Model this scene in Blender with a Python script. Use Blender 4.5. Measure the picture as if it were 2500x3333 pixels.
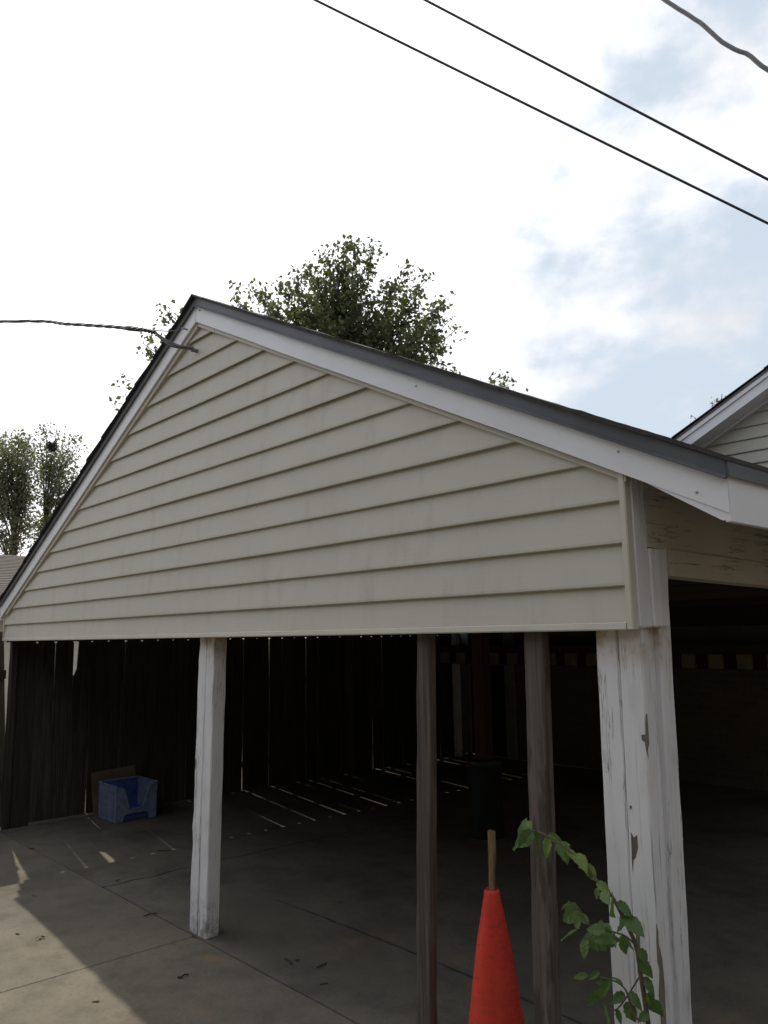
import bpy, bmesh, math, random
import numpy as np
from mathutils import Vector, Matrix, noise as mnoise

scene = bpy.context.scene
for o in list(bpy.data.objects):
    bpy.data.objects.remove(o)
COL = scene.collection
R = math.radians
rng = random.Random(7)
nrg = np.random.default_rng(7)

# ------------------------------------------------------------------ camera
S = 0.1524                                        # one siding course, metres
CAM = np.array([30.2465 * S, -16.7645 * S, 11.5545 * S])
FPX = 2600.0                                      # focal length in pixels of the 2500 px wide photograph
def _basis(y, p, r):
    cy, sy, cp, sp, cr, sr = np.cos(y), np.sin(y), np.cos(p), np.sin(p), np.cos(r), np.sin(r)
    f = np.array([sy * cp, cy * cp, sp]); rt = np.array([cy, -sy, 0]); up = np.cross(rt, f)
    return rt * cr + up * sr, -rt * sr + up * cr, f
AX = _basis(-.8338, .1532, -.0165)
cam_d = bpy.data.cameras.new('camera')
cam = bpy.data.objects.new('camera', cam_d)
COL.objects.link(cam)
cam_d.sensor_fit = 'HORIZONTAL'; cam_d.sensor_width = 36.0
cam_d.lens = 36.0 * FPX / 2500.0
cam_d.clip_start = 0.05; cam_d.clip_end = 3000
cam.matrix_world = Matrix(((AX[0][0], AX[1][0], -AX[2][0], CAM[0]), (AX[0][1], AX[1][1], -AX[2][1], CAM[1]),
                           (AX[0][2], AX[1][2], -AX[2][2], CAM[2]), (0, 0, 0, 1)))
scene.camera = cam
scene.render.resolution_x = 768; scene.render.resolution_y = 1024

def _dir(u, v):
    return AX[0] * (u - 1250) / FPX - AX[1] * (v - 1666.5) / FPX + AX[2]
def on(u, v, ax, val):                            # photo pixel to the point on an axis plane
    d = _dir(u, v); return CAM + d * ((val - CAM[ax]) / d[ax])
def at(u, v, dist):
    d = _dir(u, v); return CAM + d / np.linalg.norm(d) * dist

# ------------------------------------------------------------------ sun and sky
SUN_EL = R(42.1)
SUN_H = Vector((-0.981, 0.194, 0)).normalized()
SUN = Vector((SUN_H.x * math.cos(SUN_EL), SUN_H.y * math.cos(SUN_EL), math.sin(SUN_EL)))
sun_d = bpy.data.lights.new('sun', 'SUN')
sun_d.energy = 3.7; sun_d.angle = R(0.6); sun_d.color = (1.0, 0.9, 0.74)
sun_o = bpy.data.objects.new('sun', sun_d); COL.objects.link(sun_o)
sun_o.rotation_euler = SUN.to_track_quat('Z', 'Y').to_euler()
sun_o.location = (-20, 4, 20)

world = bpy.data.worlds.new('World'); scene.world = world; world.use_nodes = True
def build_world():
    nt = world.node_tree; N = nt.nodes; L = nt.links; N.clear()
    def n(t, **k):
        o = N.new(t)
        for a, b in k.items(): setattr(o, a, b)
        return o
    def math_(op, a, b=None, c=None, clamp=False):
        m = n('ShaderNodeMath', operation=op, use_clamp=clamp)
        for i, v in enumerate((a, b, c)):
            if v is None: continue
            if isinstance(v, (int, float)): m.inputs[i].default_value = v
            else: L.new(v, m.inputs[i])
        return m.outputs[0]
    def ramp(v, a, b):
        m = n('ShaderNodeMapRange', interpolation_type='SMOOTHSTEP'); L.new(v, m.inputs[0])
        m.inputs[1].default_value = a; m.inputs[2].default_value = b
        return m.outputs[0]
    sky = n('ShaderNodeTexSky', sky_type='NISHITA'); sky.sun_disc = False
    sky.sun_elevation = SUN_EL; sky.sun_rotation = math.atan2(SUN_H.x, SUN_H.y)
    sky.dust_density = 3.0; sky.air_density = 1.0; sky.ozone_density = 1.0; sky.altitude = 150
    tc = n('ShaderNodeTexCoord')
    nrm = n('ShaderNodeVectorMath', operation='NORMALIZE'); L.new(tc.outputs['Generated'], nrm.inputs[0])
    def fbm(scale, loc, detail, rough, dist=0.0):
        mp = n('ShaderNodeMapping'); L.new(nrm.outputs[0], mp.inputs[0])
        mp.inputs['Location'].default_value = loc; mp.inputs['Scale'].default_value = (1, 1, 1.45)
        t = n('ShaderNodeTexNoise'); L.new(mp.outputs[0], t.inputs['Vector'])
        t.inputs['Scale'].default_value = scale; t.inputs['Detail'].default_value = detail
        t.inputs['Roughness'].default_value = rough; t.inputs['Distortion'].default_value = dist
        return t.outputs[0]
    dt = n('ShaderNodeVectorMath', operation='DOT_PRODUCT'); L.new(nrm.outputs[0], dt.inputs[0])
    dt.inputs[1].default_value = SUN
    glow = ramp(dt.outputs['Value'], 0.62, 0.99)                 # thin cloud veil lit from behind round the sun
    big = fbm(4.6, CLOUD_LOC, 8, 0.53, 0.2)
    fine = fbm(9.0, (3.1, 1.7, 0.4), 6, 0.6)
    cov = math_('ADD', big, math_('MULTIPLY', math_('SUBTRACT', fine, 0.5), 0.30))
    cov = math_('ADD', cov, math_('MULTIPLY', glow, 0.26))
    mask = ramp(cov, 0.40, 0.59)
    shade = fbm(2.3, (7.7, 2.2, 5.1), 5, 0.5)                    # thicker grey bellies
    sh = ramp(shade, 0.62, 0.38)
    bright = math_('ADD', math_('ADD', 8.3, math_('MULTIPLY', sh, 3.0)), math_('MULTIPLY', glow, 7.0))
    cc = n('ShaderNodeCombineXYZ')
    L.new(math_('MULTIPLY', bright, 0.975), cc.inputs[0]); L.new(math_('MULTIPLY', bright, 0.985), cc.inputs[1]); L.new(math_('MULTIPLY', bright, 1.02), cc.inputs[2])
    # hazy clear air between the clouds
    haze = n('ShaderNodeMixRGB'); haze.inputs[0].default_value = 0.86
    L.new(sky.outputs[0], haze.inputs[1]); haze.inputs[2].default_value = (7.0, 8.0, 9.1, 1)
    mix = n('ShaderNodeMixRGB'); L.new(mask, mix.inputs[0])
    L.new(haze.outputs[0], mix.inputs[1]); L.new(cc.outputs[0], mix.inputs[2])
    bg = n('ShaderNodeBackground'); L.new(mix.outputs[0], bg.inputs[0]); bg.inputs[1].default_value = 0.10
    out = n('ShaderNodeOutputWorld'); L.new(bg.outputs[0], out.inputs[0])
CLOUD_LOC = (8.2, 4.9, 0.1)
build_world()
vs = scene.view_settings
vs.view_transform = 'Standard'; vs.look = 'None'; vs.exposure = 0.0; vs.gamma = 1.0; vs.use_curve_mapping = False

# ------------------------------------------------------------------ materials
class NB:
    def __init__(s, name):
        m = bpy.data.materials.new(name); m.use_nodes = True; s.m = m
        s.nt = m.node_tree; s.N = s.nt.nodes; s.L = s.nt.links; s.N.clear()
        s.out = s.N.new('ShaderNodeOutputMaterial'); s.b = s.N.new('ShaderNodeBsdfPrincipled')
        s.L.new(s.b.outputs[0], s.out.inputs[0])
        g = s.N.new('ShaderNodeNewGeometry'); s.pos = g.outputs['Position']; s.geo = g
        oi = s.N.new('ShaderNodeObjectInfo'); s.rand = oi.outputs['Random']
    def set(s, sock, v):
        if isinstance(v, (int, float)): s.b.inputs[sock].default_value = v
        elif isinstance(v, tuple): s.b.inputs[sock].default_value = v if len(v) == 4 else (*v, 1)
        else: s.L.new(v, s.b.inputs[sock])
    def noise(s, scale=1.0, stretch=(1, 1, 1), detail=5, rough=.55, off=(0, 0, 0), dist=0.0, perobj=False):
        mp = s.N.new('ShaderNodeMapping'); s.L.new(s.pos, mp.inputs[0])
        mp.inputs['Scale'].default_value = stretch; mp.inputs['Location'].default_value = off
        src = mp.outputs[0]
        if perobj:
            a = s.N.new('ShaderNodeVectorMath'); a.operation = 'ADD'; s.L.new(src, a.inputs[0])
            sc = s.math('MULTIPLY', s.rand, 37.0); c = s.N.new('ShaderNodeCombineXYZ'); s.L.new(sc, c.inputs[0]); s.L.new(sc, c.inputs[2])
            s.L.new(c.outputs[0], a.inputs[1]); src = a.outputs[0]
        t = s.N.new('ShaderNodeTexNoise'); s.L.new(src, t.inputs['Vector'])
        t.inputs['Scale'].default_value = scale; t.inputs['Detail'].default_value = detail
        t.inputs['Roughness'].default_value = rough; t.inputs['Distortion'].default_value = dist
        return t.outputs[0]
    def math(s, op, a, b=None, clamp=False):
        m = s.N.new('ShaderNodeMath'); m.operation = op; m.use_clamp = clamp
        for i, v in enumerate((a, b)):
            if v is None: continue
            if isinstance(v, (int, float)): m.inputs[i].default_value = v
            else: s.L.new(v, m.inputs[i])
        return m.outputs[0]
    def ramp(s, v, a, b, lo=0.0, hi=1.0, smooth=True):
        m = s.N.new('ShaderNodeMapRange'); m.interpolation_type = 'SMOOTHSTEP' if smooth else 'LINEAR'
        s.L.new(v, m.inputs[0]); m.inputs[1].default_value = a; m.inputs[2].default_value = b
        m.inputs[3].default_value = lo; m.inputs[4].default_value = hi
        return m.outputs[0]
    def mix(s, f, a, b, mode='MIX'):
        m = s.N.new('ShaderNodeMixRGB'); m.blend_type = mode
        for i, v in enumerate((f, a, b)):
            if isinstance(v, (int, float)): m.inputs[i].default_value = v
            elif isinstance(v, tuple): m.inputs[i].default_value = (*v, 1) if len(v) == 3 else v
            else: s.L.new(v, m.inputs[i])
        return m.outputs[0]
    def bump(s, h, strength=.3, dist=.01):
        b = s.N.new('ShaderNodeBump'); b.inputs['Strength'].default_value = strength; b.inputs['Distance'].default_value = dist
        s.L.new(h, b.inputs['Height']); s.L.new(b.outputs[0], s.b.inputs['Normal'])
    def sep(s):
        x = s.N.new('ShaderNodeSeparateXYZ'); s.L.new(s.pos, x.inputs[0]); return x.outputs

def simple(name, col, rough=.6, var=.12, scale=6, stretch=(1, 1, 1), bump=0.0, metal=0.0, spec=None):
    b = NB(name)
    n1 = b.noise(scale, stretch, 6)
    b.set('Base Color', b.mix(b.ramp(n1, .3, .7), tuple(c * (1 - var) for c in col), tuple(min(1, c * (1 + var)) for c in col)))
    b.set('Roughness', rough); b.set('Metallic', metal)
    if spec is not None: b.set('Specular IOR Level', spec)
    if bump: b.bump(b.noise(scale * 6, stretch, 4), bump, .004)
    return b.m

def m_siding(name, col):
    b = NB(name)
    n1 = b.noise(1.3, (1, 1, 1), 5); n2 = b.noise(7, (1, 1, .25), 6, .65)
    c = b.mix(b.ramp(n1, .3, .7), tuple(x * .94 for x in col), col)
    c = b.mix(b.ramp(n2, .50, .80, 0, .42), c, (.33, .30, .24))
    sk = b.noise(1.0, (9, 9, .7), 5, .6, off=(2, 0, 5))
    c = b.mix(b.ramp(sk, .54, .74, 0, .09), c, (.30, .28, .22))
    spk = b.noise(90, (1, 1, 1), 2)
    c = b.mix(b.ramp(spk, .72, .78, 0, .35), c, (.2, .18, .15))
    b.set('Base Color', c); b.set('Roughness', .55)
    g = b.noise(28, (.12, 1, 3.0), 5, .6)
    b.bump(g, .16, .004)
    return b.m

def m_paint(name, col=(.66, .66, .69), wood=(.17, .145, .12), crack=1.0, peel=1.0, axis='z', dirt=True):
    b = NB(name)
    st = (70, 70, 2.2) if axis == 'z' else (70, 2.2, 70)
    st2 = (9, 9, 2.0) if axis == 'z' else (9, 2.0, 9)
    st3 = (26, 26, 1.2) if axis == 'z' else (26, 1.2, 26)
    fine = b.noise(1.0, st, 4, .6, perobj=True)
    zone = b.noise(2.6, (1, 1, .5), 3, .5, perobj=True)
    ck = b.math('MULTIPLY', b.ramp(fine, .60, .68), b.ramp(zone, .42, .62))
    long_ = b.noise(1.0, st3, 5, .6, off=(3, 1, 9), perobj=True)
    lk = b.ramp(b.math('ABSOLUTE', b.math('SUBTRACT', long_, .5)), .012, .0)
    lk = b.math('MULTIPLY', lk, b.ramp(b.noise(3.0, (1, 1, .4), 2, perobj=True, off=(5, 5, 5)), .46, .60))
    pn = b.noise(1.0, st2, 7, .68, off=(1, 7, 3), perobj=True)
    pl = b.ramp(pn, .690 - .02 * peel, .697 - .02 * peel)
    tone = b.noise(3.0, (1, 1, .3), 5, perobj=True)
    c = b.mix(b.ramp(tone, .3, .7), tuple(x * .88 for x in col), col)
    if dirt:
        d = b.noise(8, (1, 1, .5), 5)
        c = b.mix(b.ramp(d, .55, .8, 0, .35), c, (.34, .29, .22))
        z = b.sep()[2]
        st_ = b.math('MULTIPLY', b.math('MULTIPLY', b.ramp(z, 1.58, 1.765), b.ramp(z, 1.785, 1.775)), b.ramp(b.noise(11, (1, 1, .8), 5, .7), .40, .66, .25, .95))
        c = b.mix(st_, c, (.36, .25, .14))
        ft = b.math('MULTIPLY', b.ramp(z, .30, .02), b.ramp(b.noise(16, (1, 1, .8), 5, .7), .40, .62, .1, .85))
        c = b.mix(ft, c, (.24, .22, .19))
    grain = b.noise(1.0, (90, 90, 2.5) if axis == 'z' else (90, 2.5, 90), 3, .6, perobj=True)
    wcol = b.mix(grain, tuple(x * .6 for x in wood), tuple(x * 1.5 for x in wood))
    m = b.math('MAXIMUM', b.math('MULTIPLY', ck, .85 * crack), b.math('MULTIPLY', lk, crack), True)
    c = b.mix(m, c, (.13, .115, .10))
    c = b.mix(pl, c, wcol)
    b.set('Base Color', c); b.set('Roughness', .62)
    h = b.math('SUBTRACT', b.math('MULTIPLY', fine, .25), b.math('MAXIMUM', m, pl))
    b.bump(h, .55, .0035)
    return b.m

def m_wood(name, col, dark=.45, light=1.5, stain=.5, perobj=True, axis='z', rough=.85, sx=6, lo=.52):
    b = NB(name)
    st = (60, 60, 1.6) if axis == 'z' else ((60, 1.6, 60) if axis == 'y' else (1.6, 60, 60))
    st2 = (sx, sx, sx * .18) if axis == 'z' else ((6, 1.1, 6) if axis == 'y' else (1.1, 6, 6))
    g = b.noise(1.0, st, 5, .65, perobj=perobj); l = b.noise(1.0, st2, 5, .6, off=(4, 2, 6), perobj=perobj)
    c = b.mix(b.ramp(g, .28, .72), tuple(x * dark for x in col), tuple(x * light for x in col))
    c = b.mix(b.ramp(l, lo, lo + .10, 0, stain), c, tuple(x * .28 for x in col))
    c = b.mix(b.math('MULTIPLY', b.rand, .55), c, tuple(x * .45 for x in col))
    b.set('Base Color', c); b.set('Roughness', rough); b.set('Specular IOR Level', .25)
    b.bump(g, .5, .004)
    return b.m

def m_concrete(name, col=(.27, .235, .185), oil=.6):
    b = NB(name)
    n1 = b.noise(.8, (1, 1, 1), 7, .6); n2 = b.noise(4.5, (1, 1, 1), 7, .68); n3 = b.noise(240, (1, 1, 1), 2, .6); n4 = b.noise(45, (1, 1, 1), 4, .7)
    c = b.mix(b.ramp(n1, .32, .68), tuple(x * .74 for x in col), tuple(x * 1.12 for x in col))
    c = b.mix(b.ramp(n2, .46, .68, 0, .6), c, tuple(x * .60 for x in col))
    c = b.mix(b.ramp(n4, .50, .70, 0, .62), c, tuple(x * .55 for x in col))
    c = b.mix(b.ramp(n3, .35, .65, 0, .5), c, tuple(x * .5 for x in col))
    c = b.mix(b.ramp(n3, .64, .76, 0, .45), c, tuple(min(1, x * 1.8) for x in col))
    rust = b.noise(2.4, (1, 1, 1), 5, .6, off=(9, 4, 2))
    c = b.mix(b.ramp(rust, .62, .78, 0, .55), c, (.26, .155, .06))
    pit = b.noise(60, (1, 1, 1), 3, .5, off=(2, 2, 2))
    c = b.mix(b.ramp(pit, .70, .76, 0, .7), c, (.06, .05, .04))
    ol = b.noise(1.15, (1, 1, 1), 6, .62, off=(1.3, 6.2, 0))
    c = b.mix(b.ramp(ol, .46, .70, 0, oil), c, (.05, .045, .04))
    b.set('Base Color', c); b.set('Roughness', b.ramp(n2, .3, .7, .82, .95)); b.set('Specular IOR Level', .3)
    b.bump(b.math('ADD', b.math('MULTIPLY', n3, .5), b.math('ADD', n4, b.math('MULTIPLY', b.ramp(pit, .7, .76), -1.5))), .35, .003)
    return b.m

def m_leaf(name, c1, c2, trans=.35):
    b = NB(name)
    col = b.mix(b.rand, c1, c2)
    n1 = b.noise(2.6, (1, 1, 1), 4); col = b.mix(b.ramp(n1, .3, .7), col, c2)
    n2 = b.noise(17, (1, 1, 1), 2); col = b.mix(b.ramp(n2, .55, .75, 0, .5), col, tuple(x * 1.5 for x in c1))
    b.set('Base Color', col); b.set('Roughness', .5)
    t = b.N.new('ShaderNodeBsdfTranslucent'); b.L.new(b.mix(1.0, col, (1.5, 1.7, .8), 'MULTIPLY'), t.inputs[0])
    mx = b.N.new('ShaderNodeMixShader'); mx.inputs[0].default_value = trans
    b.L.new(b.b.outputs[0], mx.inputs[1]); b.L.new(t.outputs[0], mx.inputs[2]); b.L.new(mx.outputs[0], b.out.inputs[0])
    return b.m

def m_shingle(name, col):
    b = NB(name)
    g = b.noise(150, (1, 1, 1), 3, .7); t = b.noise(2.2, (1, 1, 1), 4, perobj=True)
    c = b.mix(b.ramp(g, .3, .7), tuple(x * .45 for x in col), tuple(x * 1.5 for x in col))
    c = b.mix(b.ramp(t, .35, .7, 0, .5), c, tuple(x * .6 for x in col))
    b.set('Base Color', c); b.set('Roughness', .95); b.bump(g, .6, .004)
    return b.m

def m_brick(name, rot=(90, 0, 0)):
    b = NB(name)
    br = b.N.new('ShaderNodeTexBrick'); mp = b.N.new('ShaderNodeMapping'); b.L.new(b.pos, mp.inputs[0])
    mp.inputs['Rotation'].default_value = tuple(R(a) for a in rot); b.L.new(mp.outputs[0], br.inputs[0])
    br.inputs['Scale'].default_value = 1.0; br.inputs['Brick Width'].default_value = .21; br.inputs['Row Height'].default_value = .075
    br.inputs['Mortar Size'].default_value = .006
    br.inputs['Color1'].default_value = (.125, .108, .080, 1); br.inputs['Color2'].default_value = (.105, .092, .070, 1); br.inputs['Mortar'].default_value = (.14, .125, .10, 1)
    b.set('Base Color', br.outputs[0]); b.set('Roughness', .9); b.bump(br.outputs['Fac'], .4, -.01)
    return b.m

def m_cone(name):
    b = NB(name)
    n1 = b.noise(5, (1, 1, 1), 6, .6); n2 = b.noise(22, (1, 1, 3), 6, .7); n3 = b.noise(3, (1, 1, 6), 5, .6)
    c = b.mix(b.ramp(n1, .3, .7), (.62, .038, .022), (.74, .06, .032))
    c = b.mix(b.ramp(n2, .54, .68, 0, .5), c, (.26, .03, .025))
    z = b.sep()[2]; c = b.mix(b.math('MULTIPLY', b.ramp(z, .5, .05), b.ramp(n3, .35, .65)), c, (.30, .055, .04))
    sc = b.noise(1.0, (40, 40, 9), 5, .7, off=(1, 2, 3)); c = b.mix(b.ramp(sc, .67, .72, 0, .32), c, (.16, .03, .03))
    c = b.mix(b.ramp(n3, .60, .72, 0, .30), c, (.80, .20, .13))
    b.set('Base Color', c); b.set('Roughness', b.ramp(n2, .3, .7, .42, .7)); b.bump(n2, .12, .003)
    return b.m

def m_ground(name):
    b = NB(name)
    n1 = b.noise(.35, (1, 1, 1), 6); n2 = b.noise(6, (1, 1, 1), 6, .7)
    c = b.mix(b.ramp(n1, .35, .65), (.13, .125, .06), (.30, .245, .17))
    c = b.mix(b.ramp(n2, .4, .7, 0, .6), c, (.07, .075, .03))
    b.set('Base Color', c); b.set('Roughness', .95); b.bump(n2, .6, .03)
    return b.m

M = dict(
    siding=m_siding('cream_vinyl_siding', (.525, .50, .432)),
    siding2=m_siding('house_vinyl_siding', (.47, .455, .395)),
    trim=simple('cream_trim', (.525, .50, .432), .5, .05, 3),
    white_al=simple('white_aluminium', (.74, .75, .79), .42, .035, 2.5, bump=.04),
    drip=simple('dark_grey_flashing', (.088, .093, .108), .5, .12, 3),
    shingle=m_shingle('dark_shingles', (.055, .048, .046)),
    shingle2=m_shingle('tan_shingles', (.095, .085, .075)),
    paint=m_paint('old_white_paint', (.74, .74, .77), crack=.8),
    paint_peel=m_paint('peeling_white_paint', (.74, .74, .77), peel=1.7, crack=.8),
    paint_head=m_paint('cream_header_paint', (.56, .51, .44), peel=.5, crack=.8, axis='y', dirt=False),
    gray_wood=m_wood('weathered_grey_wood', (.118, .094, .076), .5, 1.5, .6, sx=13, lo=.55), rot_wood=m_wood('rotten_grey_wood', (.165, .138, .118), .5, 1.45, .85, sx=17, lo=.50),
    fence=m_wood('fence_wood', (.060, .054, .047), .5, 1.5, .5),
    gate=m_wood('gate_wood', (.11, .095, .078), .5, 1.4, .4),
    rafter=m_wood('rafter_wood', (.07, .052, .040), .6, 1.3, .3, axis='x'),
    beam_y=m_wood('dark_beam_wood', (.05, .038, .030), .6, 1.3, .4, axis='y'),
    bare_wood=m_wood('bare_wood', (.19, .165, .14), .6, 1.35, .3),
    red_wood=m_wood('red_brown_wood', (.075, .042, .032), .6, 1.4, .4),
    stick=m_wood('broken_stick_wood', (.26, .17, .085), .5, 1.35, .6),
    concrete=m_concrete('driveway_concrete', (.178, .158, .122), .30),
    concrete_in=m_concrete('stained_shade_concrete', (.160, .143, .116), .60),  # oil stains, plus a darker tone standing in for the interior shade
    dirt=simple('joint_dirt', (.045, .038, .03), .95, .4, 30),
    grit=simple('grit', (.14, .12, .09), .95, .6, 60),
    tar=simple('tar_filler', (.035, .033, .032), .8, .3, 20),
    ground=m_ground('yard_ground'),
    brick=m_brick('brown_brick'), brick_side=m_brick('brown_brick_side', (90, 0, 90)),
    cone=m_cone('red_orange_plastic'),
    black=simple('black_plastic', (.014, .016, .02), .55, .2, 8),
    blue=simple('blue_plastic', (.05, .085, .29), .6, .25, 14, bump=.05),
    blue_faded=simple('faded_blue_plastic', (.17, .205, .33), .65, .2, 18, bump=.05),
    card=simple('cardboard', (.13, .10, .06), .9, .2, 5),
    cable=simple('black_cable', (.025, .025, .03), .6, .2, 20),
    cable_grey=simple('grey_cable', (.15, .15, .155), .55, .15, 20),
    metal=simple('galvanised_metal', (.30, .31, .32), .4, .15, 30, metal=.8),
    bark=m_wood('bark', (.075, .06, .048), .5, 1.4, .4, perobj=False),
    leaf_big=m_leaf('tree_leaf', (.140, .148, .080), (.075, .082, .046), .36),
    leaf_far=m_leaf('hazed_far_leaf', (.16, .16, .12), (.10, .102, .078), .40),  # leaf colour paled and greyed to stand in for haze and glare
    leaf_sap=m_leaf('sapling_leaf', (.17, .25, .065), (.075, .14, .042), .42),
    stem=simple('sapling_stem', (.10, .065, .045), .7, .25, 30),
    twig=simple('dry_twig', (.05, .04, .03), .9, .3, 30),
    white_paint=simple('plain_white_paint', (.22, .23, .24), .6, .08, 6),
    tan_block=simple('pale_blocks', (.22, .18, .12), .8, .15, 6),
    glass=simple('dark_glass', (.01, .012, .015), .08, .1, 3),
    dry_leaf=simple('dry_leaf', (.20, .13, .06), .9, .3, 20),
    soffit=simple('cream_soffit', (.45, .40, .32), .6, .06, 3),
)

# ------------------------------------------------------------------ mesh helpers
def obj(name, me, mat, parent=None, smooth=False):
    if mat is not None and not me.materials: me.materials.append(M[mat] if isinstance(mat, str) else mat)
    if smooth:
        me.polygons.foreach_set('use_smooth', [True] * len(me.polygons))
    o = bpy.data.objects.new(name, me); COL.objects.link(o)
    if parent is not None:
        o.parent = parent
        o.matrix_parent_inverse = parent.matrix_basis.inverted()
    return o
def tag(o, label=None, cat=None, group=None, kind=None):
    for k, v in (('label', label), ('category', cat), ('group', group), ('kind', kind)):
        if v: o[k] = v
    return o
def empty(name, loc=(0, 0, 0)):
    e = bpy.data.objects.new(name, None); COL.objects.link(e); e.location = loc; e.empty_display_size = .2
    return e

class G:
    def __init__(s): s.v = []; s.f = []
    def add(s, vs_, fs):
        k = len(s.v); s.v += [tuple(map(float, p)) for p in vs_]; s.f += [tuple(i + k for i in q) for q in fs]; return s
    def box(s, x0, x1, y0, y1, z0, z1):
        return s.add([(x0, y0, z0), (x1, y0, z0), (x1, y1, z0), (x0, y1, z0), (x0, y0, z1), (x1, y0, z1), (x1, y1, z1), (x0, y1, z1)],
                     [(0, 3, 2, 1), (4, 5, 6, 7), (0, 1, 5, 4), (1, 2, 6, 5), (2, 3, 7, 6), (3, 0, 4, 7)])
    def prism_y(s, poly, y0, y1):                # poly of (x,z), counter-clockwise seen from -y
        n = len(poly)
        vs_ = [(x, y0, z) for x, z in poly] + [(x, y1, z) for x, z in poly]
        fs = [tuple(range(n)), tuple(reversed(range(n, 2 * n)))] + [(i, i + n, (i + 1) % n + n, (i + 1) % n) for i in range(n)]
        return s.add(vs_, fs)
    def prism_z(s, poly, z0, z1):                # poly of (x,y), counter-clockwise from above
        n = len(poly)
        vs_ = [(x, y, z0) for x, y in poly] + [(x, y, z1) for x, y in poly]
        fs = [tuple(reversed(range(n))), tuple(range(n, 2 * n))] + [(i, (i + 1) % n, (i + 1) % n + n, i + n) for i in range(n)]
        return s.add(vs_, fs)
    def loft(s, rings, cap=True):
        n = len(rings[0]); k = []
        for r in rings: k += list(r)
        fs = []
        for a in range(len(rings) - 1):
            for i in range(n):
                j = (i + 1) % n
                fs.append((a * n + i, a * n + j, (a + 1) * n + j, (a + 1) * n + i))
        if cap:
            fs.append(tuple(reversed(range(n)))); e = (len(rings) - 1) * n; fs.append(tuple(range(e, e + n)))
        return s.add(k, fs)
    def tube(s, pts, rad, sides=8, cap=True):
        pts = [Vector(p) for p in pts]; rings = []
        if not hasattr(rad, '__len__'): rad = [rad] * len(pts)
        up = Vector((0, 0, 1))
        for i, p in enumerate(pts):
            t = (pts[min(i + 1, len(pts) - 1)] - pts[max(i - 1, 0)]).normalized()
            a = t.cross(up)
            if a.length < .05: a = t.cross(Vector((1, 0, 0)))
            a.normalize(); b = a.cross(t).normalized()
            rings.append([tuple(p + (a * math.cos(q) + b * math.sin(q)) * rad[i]) for q in [2 * math.pi * k / sides for k in range(sides)]])
        return s.loft([list(reversed(r)) for r in rings], cap)
    def mesh(s, name='m'):
        me = bpy.data.meshes.new(name); me.from_pydata(s.v, [], s.f); me.update(); return me
def fixn(me):
    b = bmesh.new(); b.from_mesh(me); bmesh.ops.recalc_face_normals(b, faces=b.faces); b.to_mesh(me); b.free(); return me
def bevel(me, w=.004, seg=1):
    b = bmesh.new(); b.from_mesh(me); bmesh.ops.recalc_face_normals(b, faces=b.faces)
    bmesh.ops.bevel(b, geom=list(b.edges), offset=w, segments=seg, affect='EDGES', profile=.6); b.to_mesh(me); b.free(); return me
def boxo(name, x0, x1, y0, y1, z0, z1, mat, parent=None, bv=0):
    me = G().box(x0, x1, y0, y1, z0, z1).mesh(name)
    if bv: bevel(me, bv)
    return obj(name, me, mat, parent)

def timber(name, x0, x1, y0, y1, z0, z1, mat, parent=None, lean=(0, 0), ch=.005, jit=.0018, seed=0, step=.05):
    """an upright sawn timber: chamfered section, slightly uneven edges, leaning"""
    r = random.Random(seed); n = max(4, int((z1 - z0) / step)); rings = []
    for i in range(n + 1):
        t = i / n; z = z0 + (z1 - z0) * t; dx, dy = lean[0] * (t - 1), lean[1] * (t - 1)
        ring = []
        for cx, cy, sx, sy in ((x0, y0, 1, 1), (x1, y0, -1, 1), (x1, y1, -1, -1), (x0, y1, 1, -1)):
            c = ch * (1 + .8 * mnoise.noise((z * 5, seed * 3.1 + cx * 9, cy * 9)))
            jx = jit * mnoise.noise((z * 9 + seed, cx * 31, cy * 17)) * 1.6; jy = jit * mnoise.noise((z * 9, cx * 13 + seed, cy * 37)) * 1.6
            p1 = (cx + sx * c + jx + dx, cy + jy + dy, z); p2 = (cx + jx + dx, cy + sy * c + jy + dy, z)
            ring += [p2, p1] if (sx, sy) in ((1, 1), (-1, -1)) else [p1, p2]
        rings.append(ring)
    return obj(name, fixn(G().loft(rings).mesh(name)), mat, parent)

# ------------------------------------------------------------------ the carport
SL = .4955
ZA = 3.860                                        # lower edge of white rake board at the apex
XL, XR = -3.73, 3.09
YB = 6.40                                         # back end of the roof
carport = empty('carport', (0, 0, 0))
tag(carport, 'open carport with cream sided gable, white rake boards and white posts', 'carport')

# gable sheathing that carries the siding
g = G()
zb = 1.785
g.prism_y([(XL, zb), (XR - .002, zb), (XR - .002, ZA + .05 - SL * XR), (0, ZA + .05), (XL, ZA + .05 + SL * XL)], .004, .022)
obj('gable_sheathing', fixn(g.mesh()), 'rafter', carport)

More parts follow.
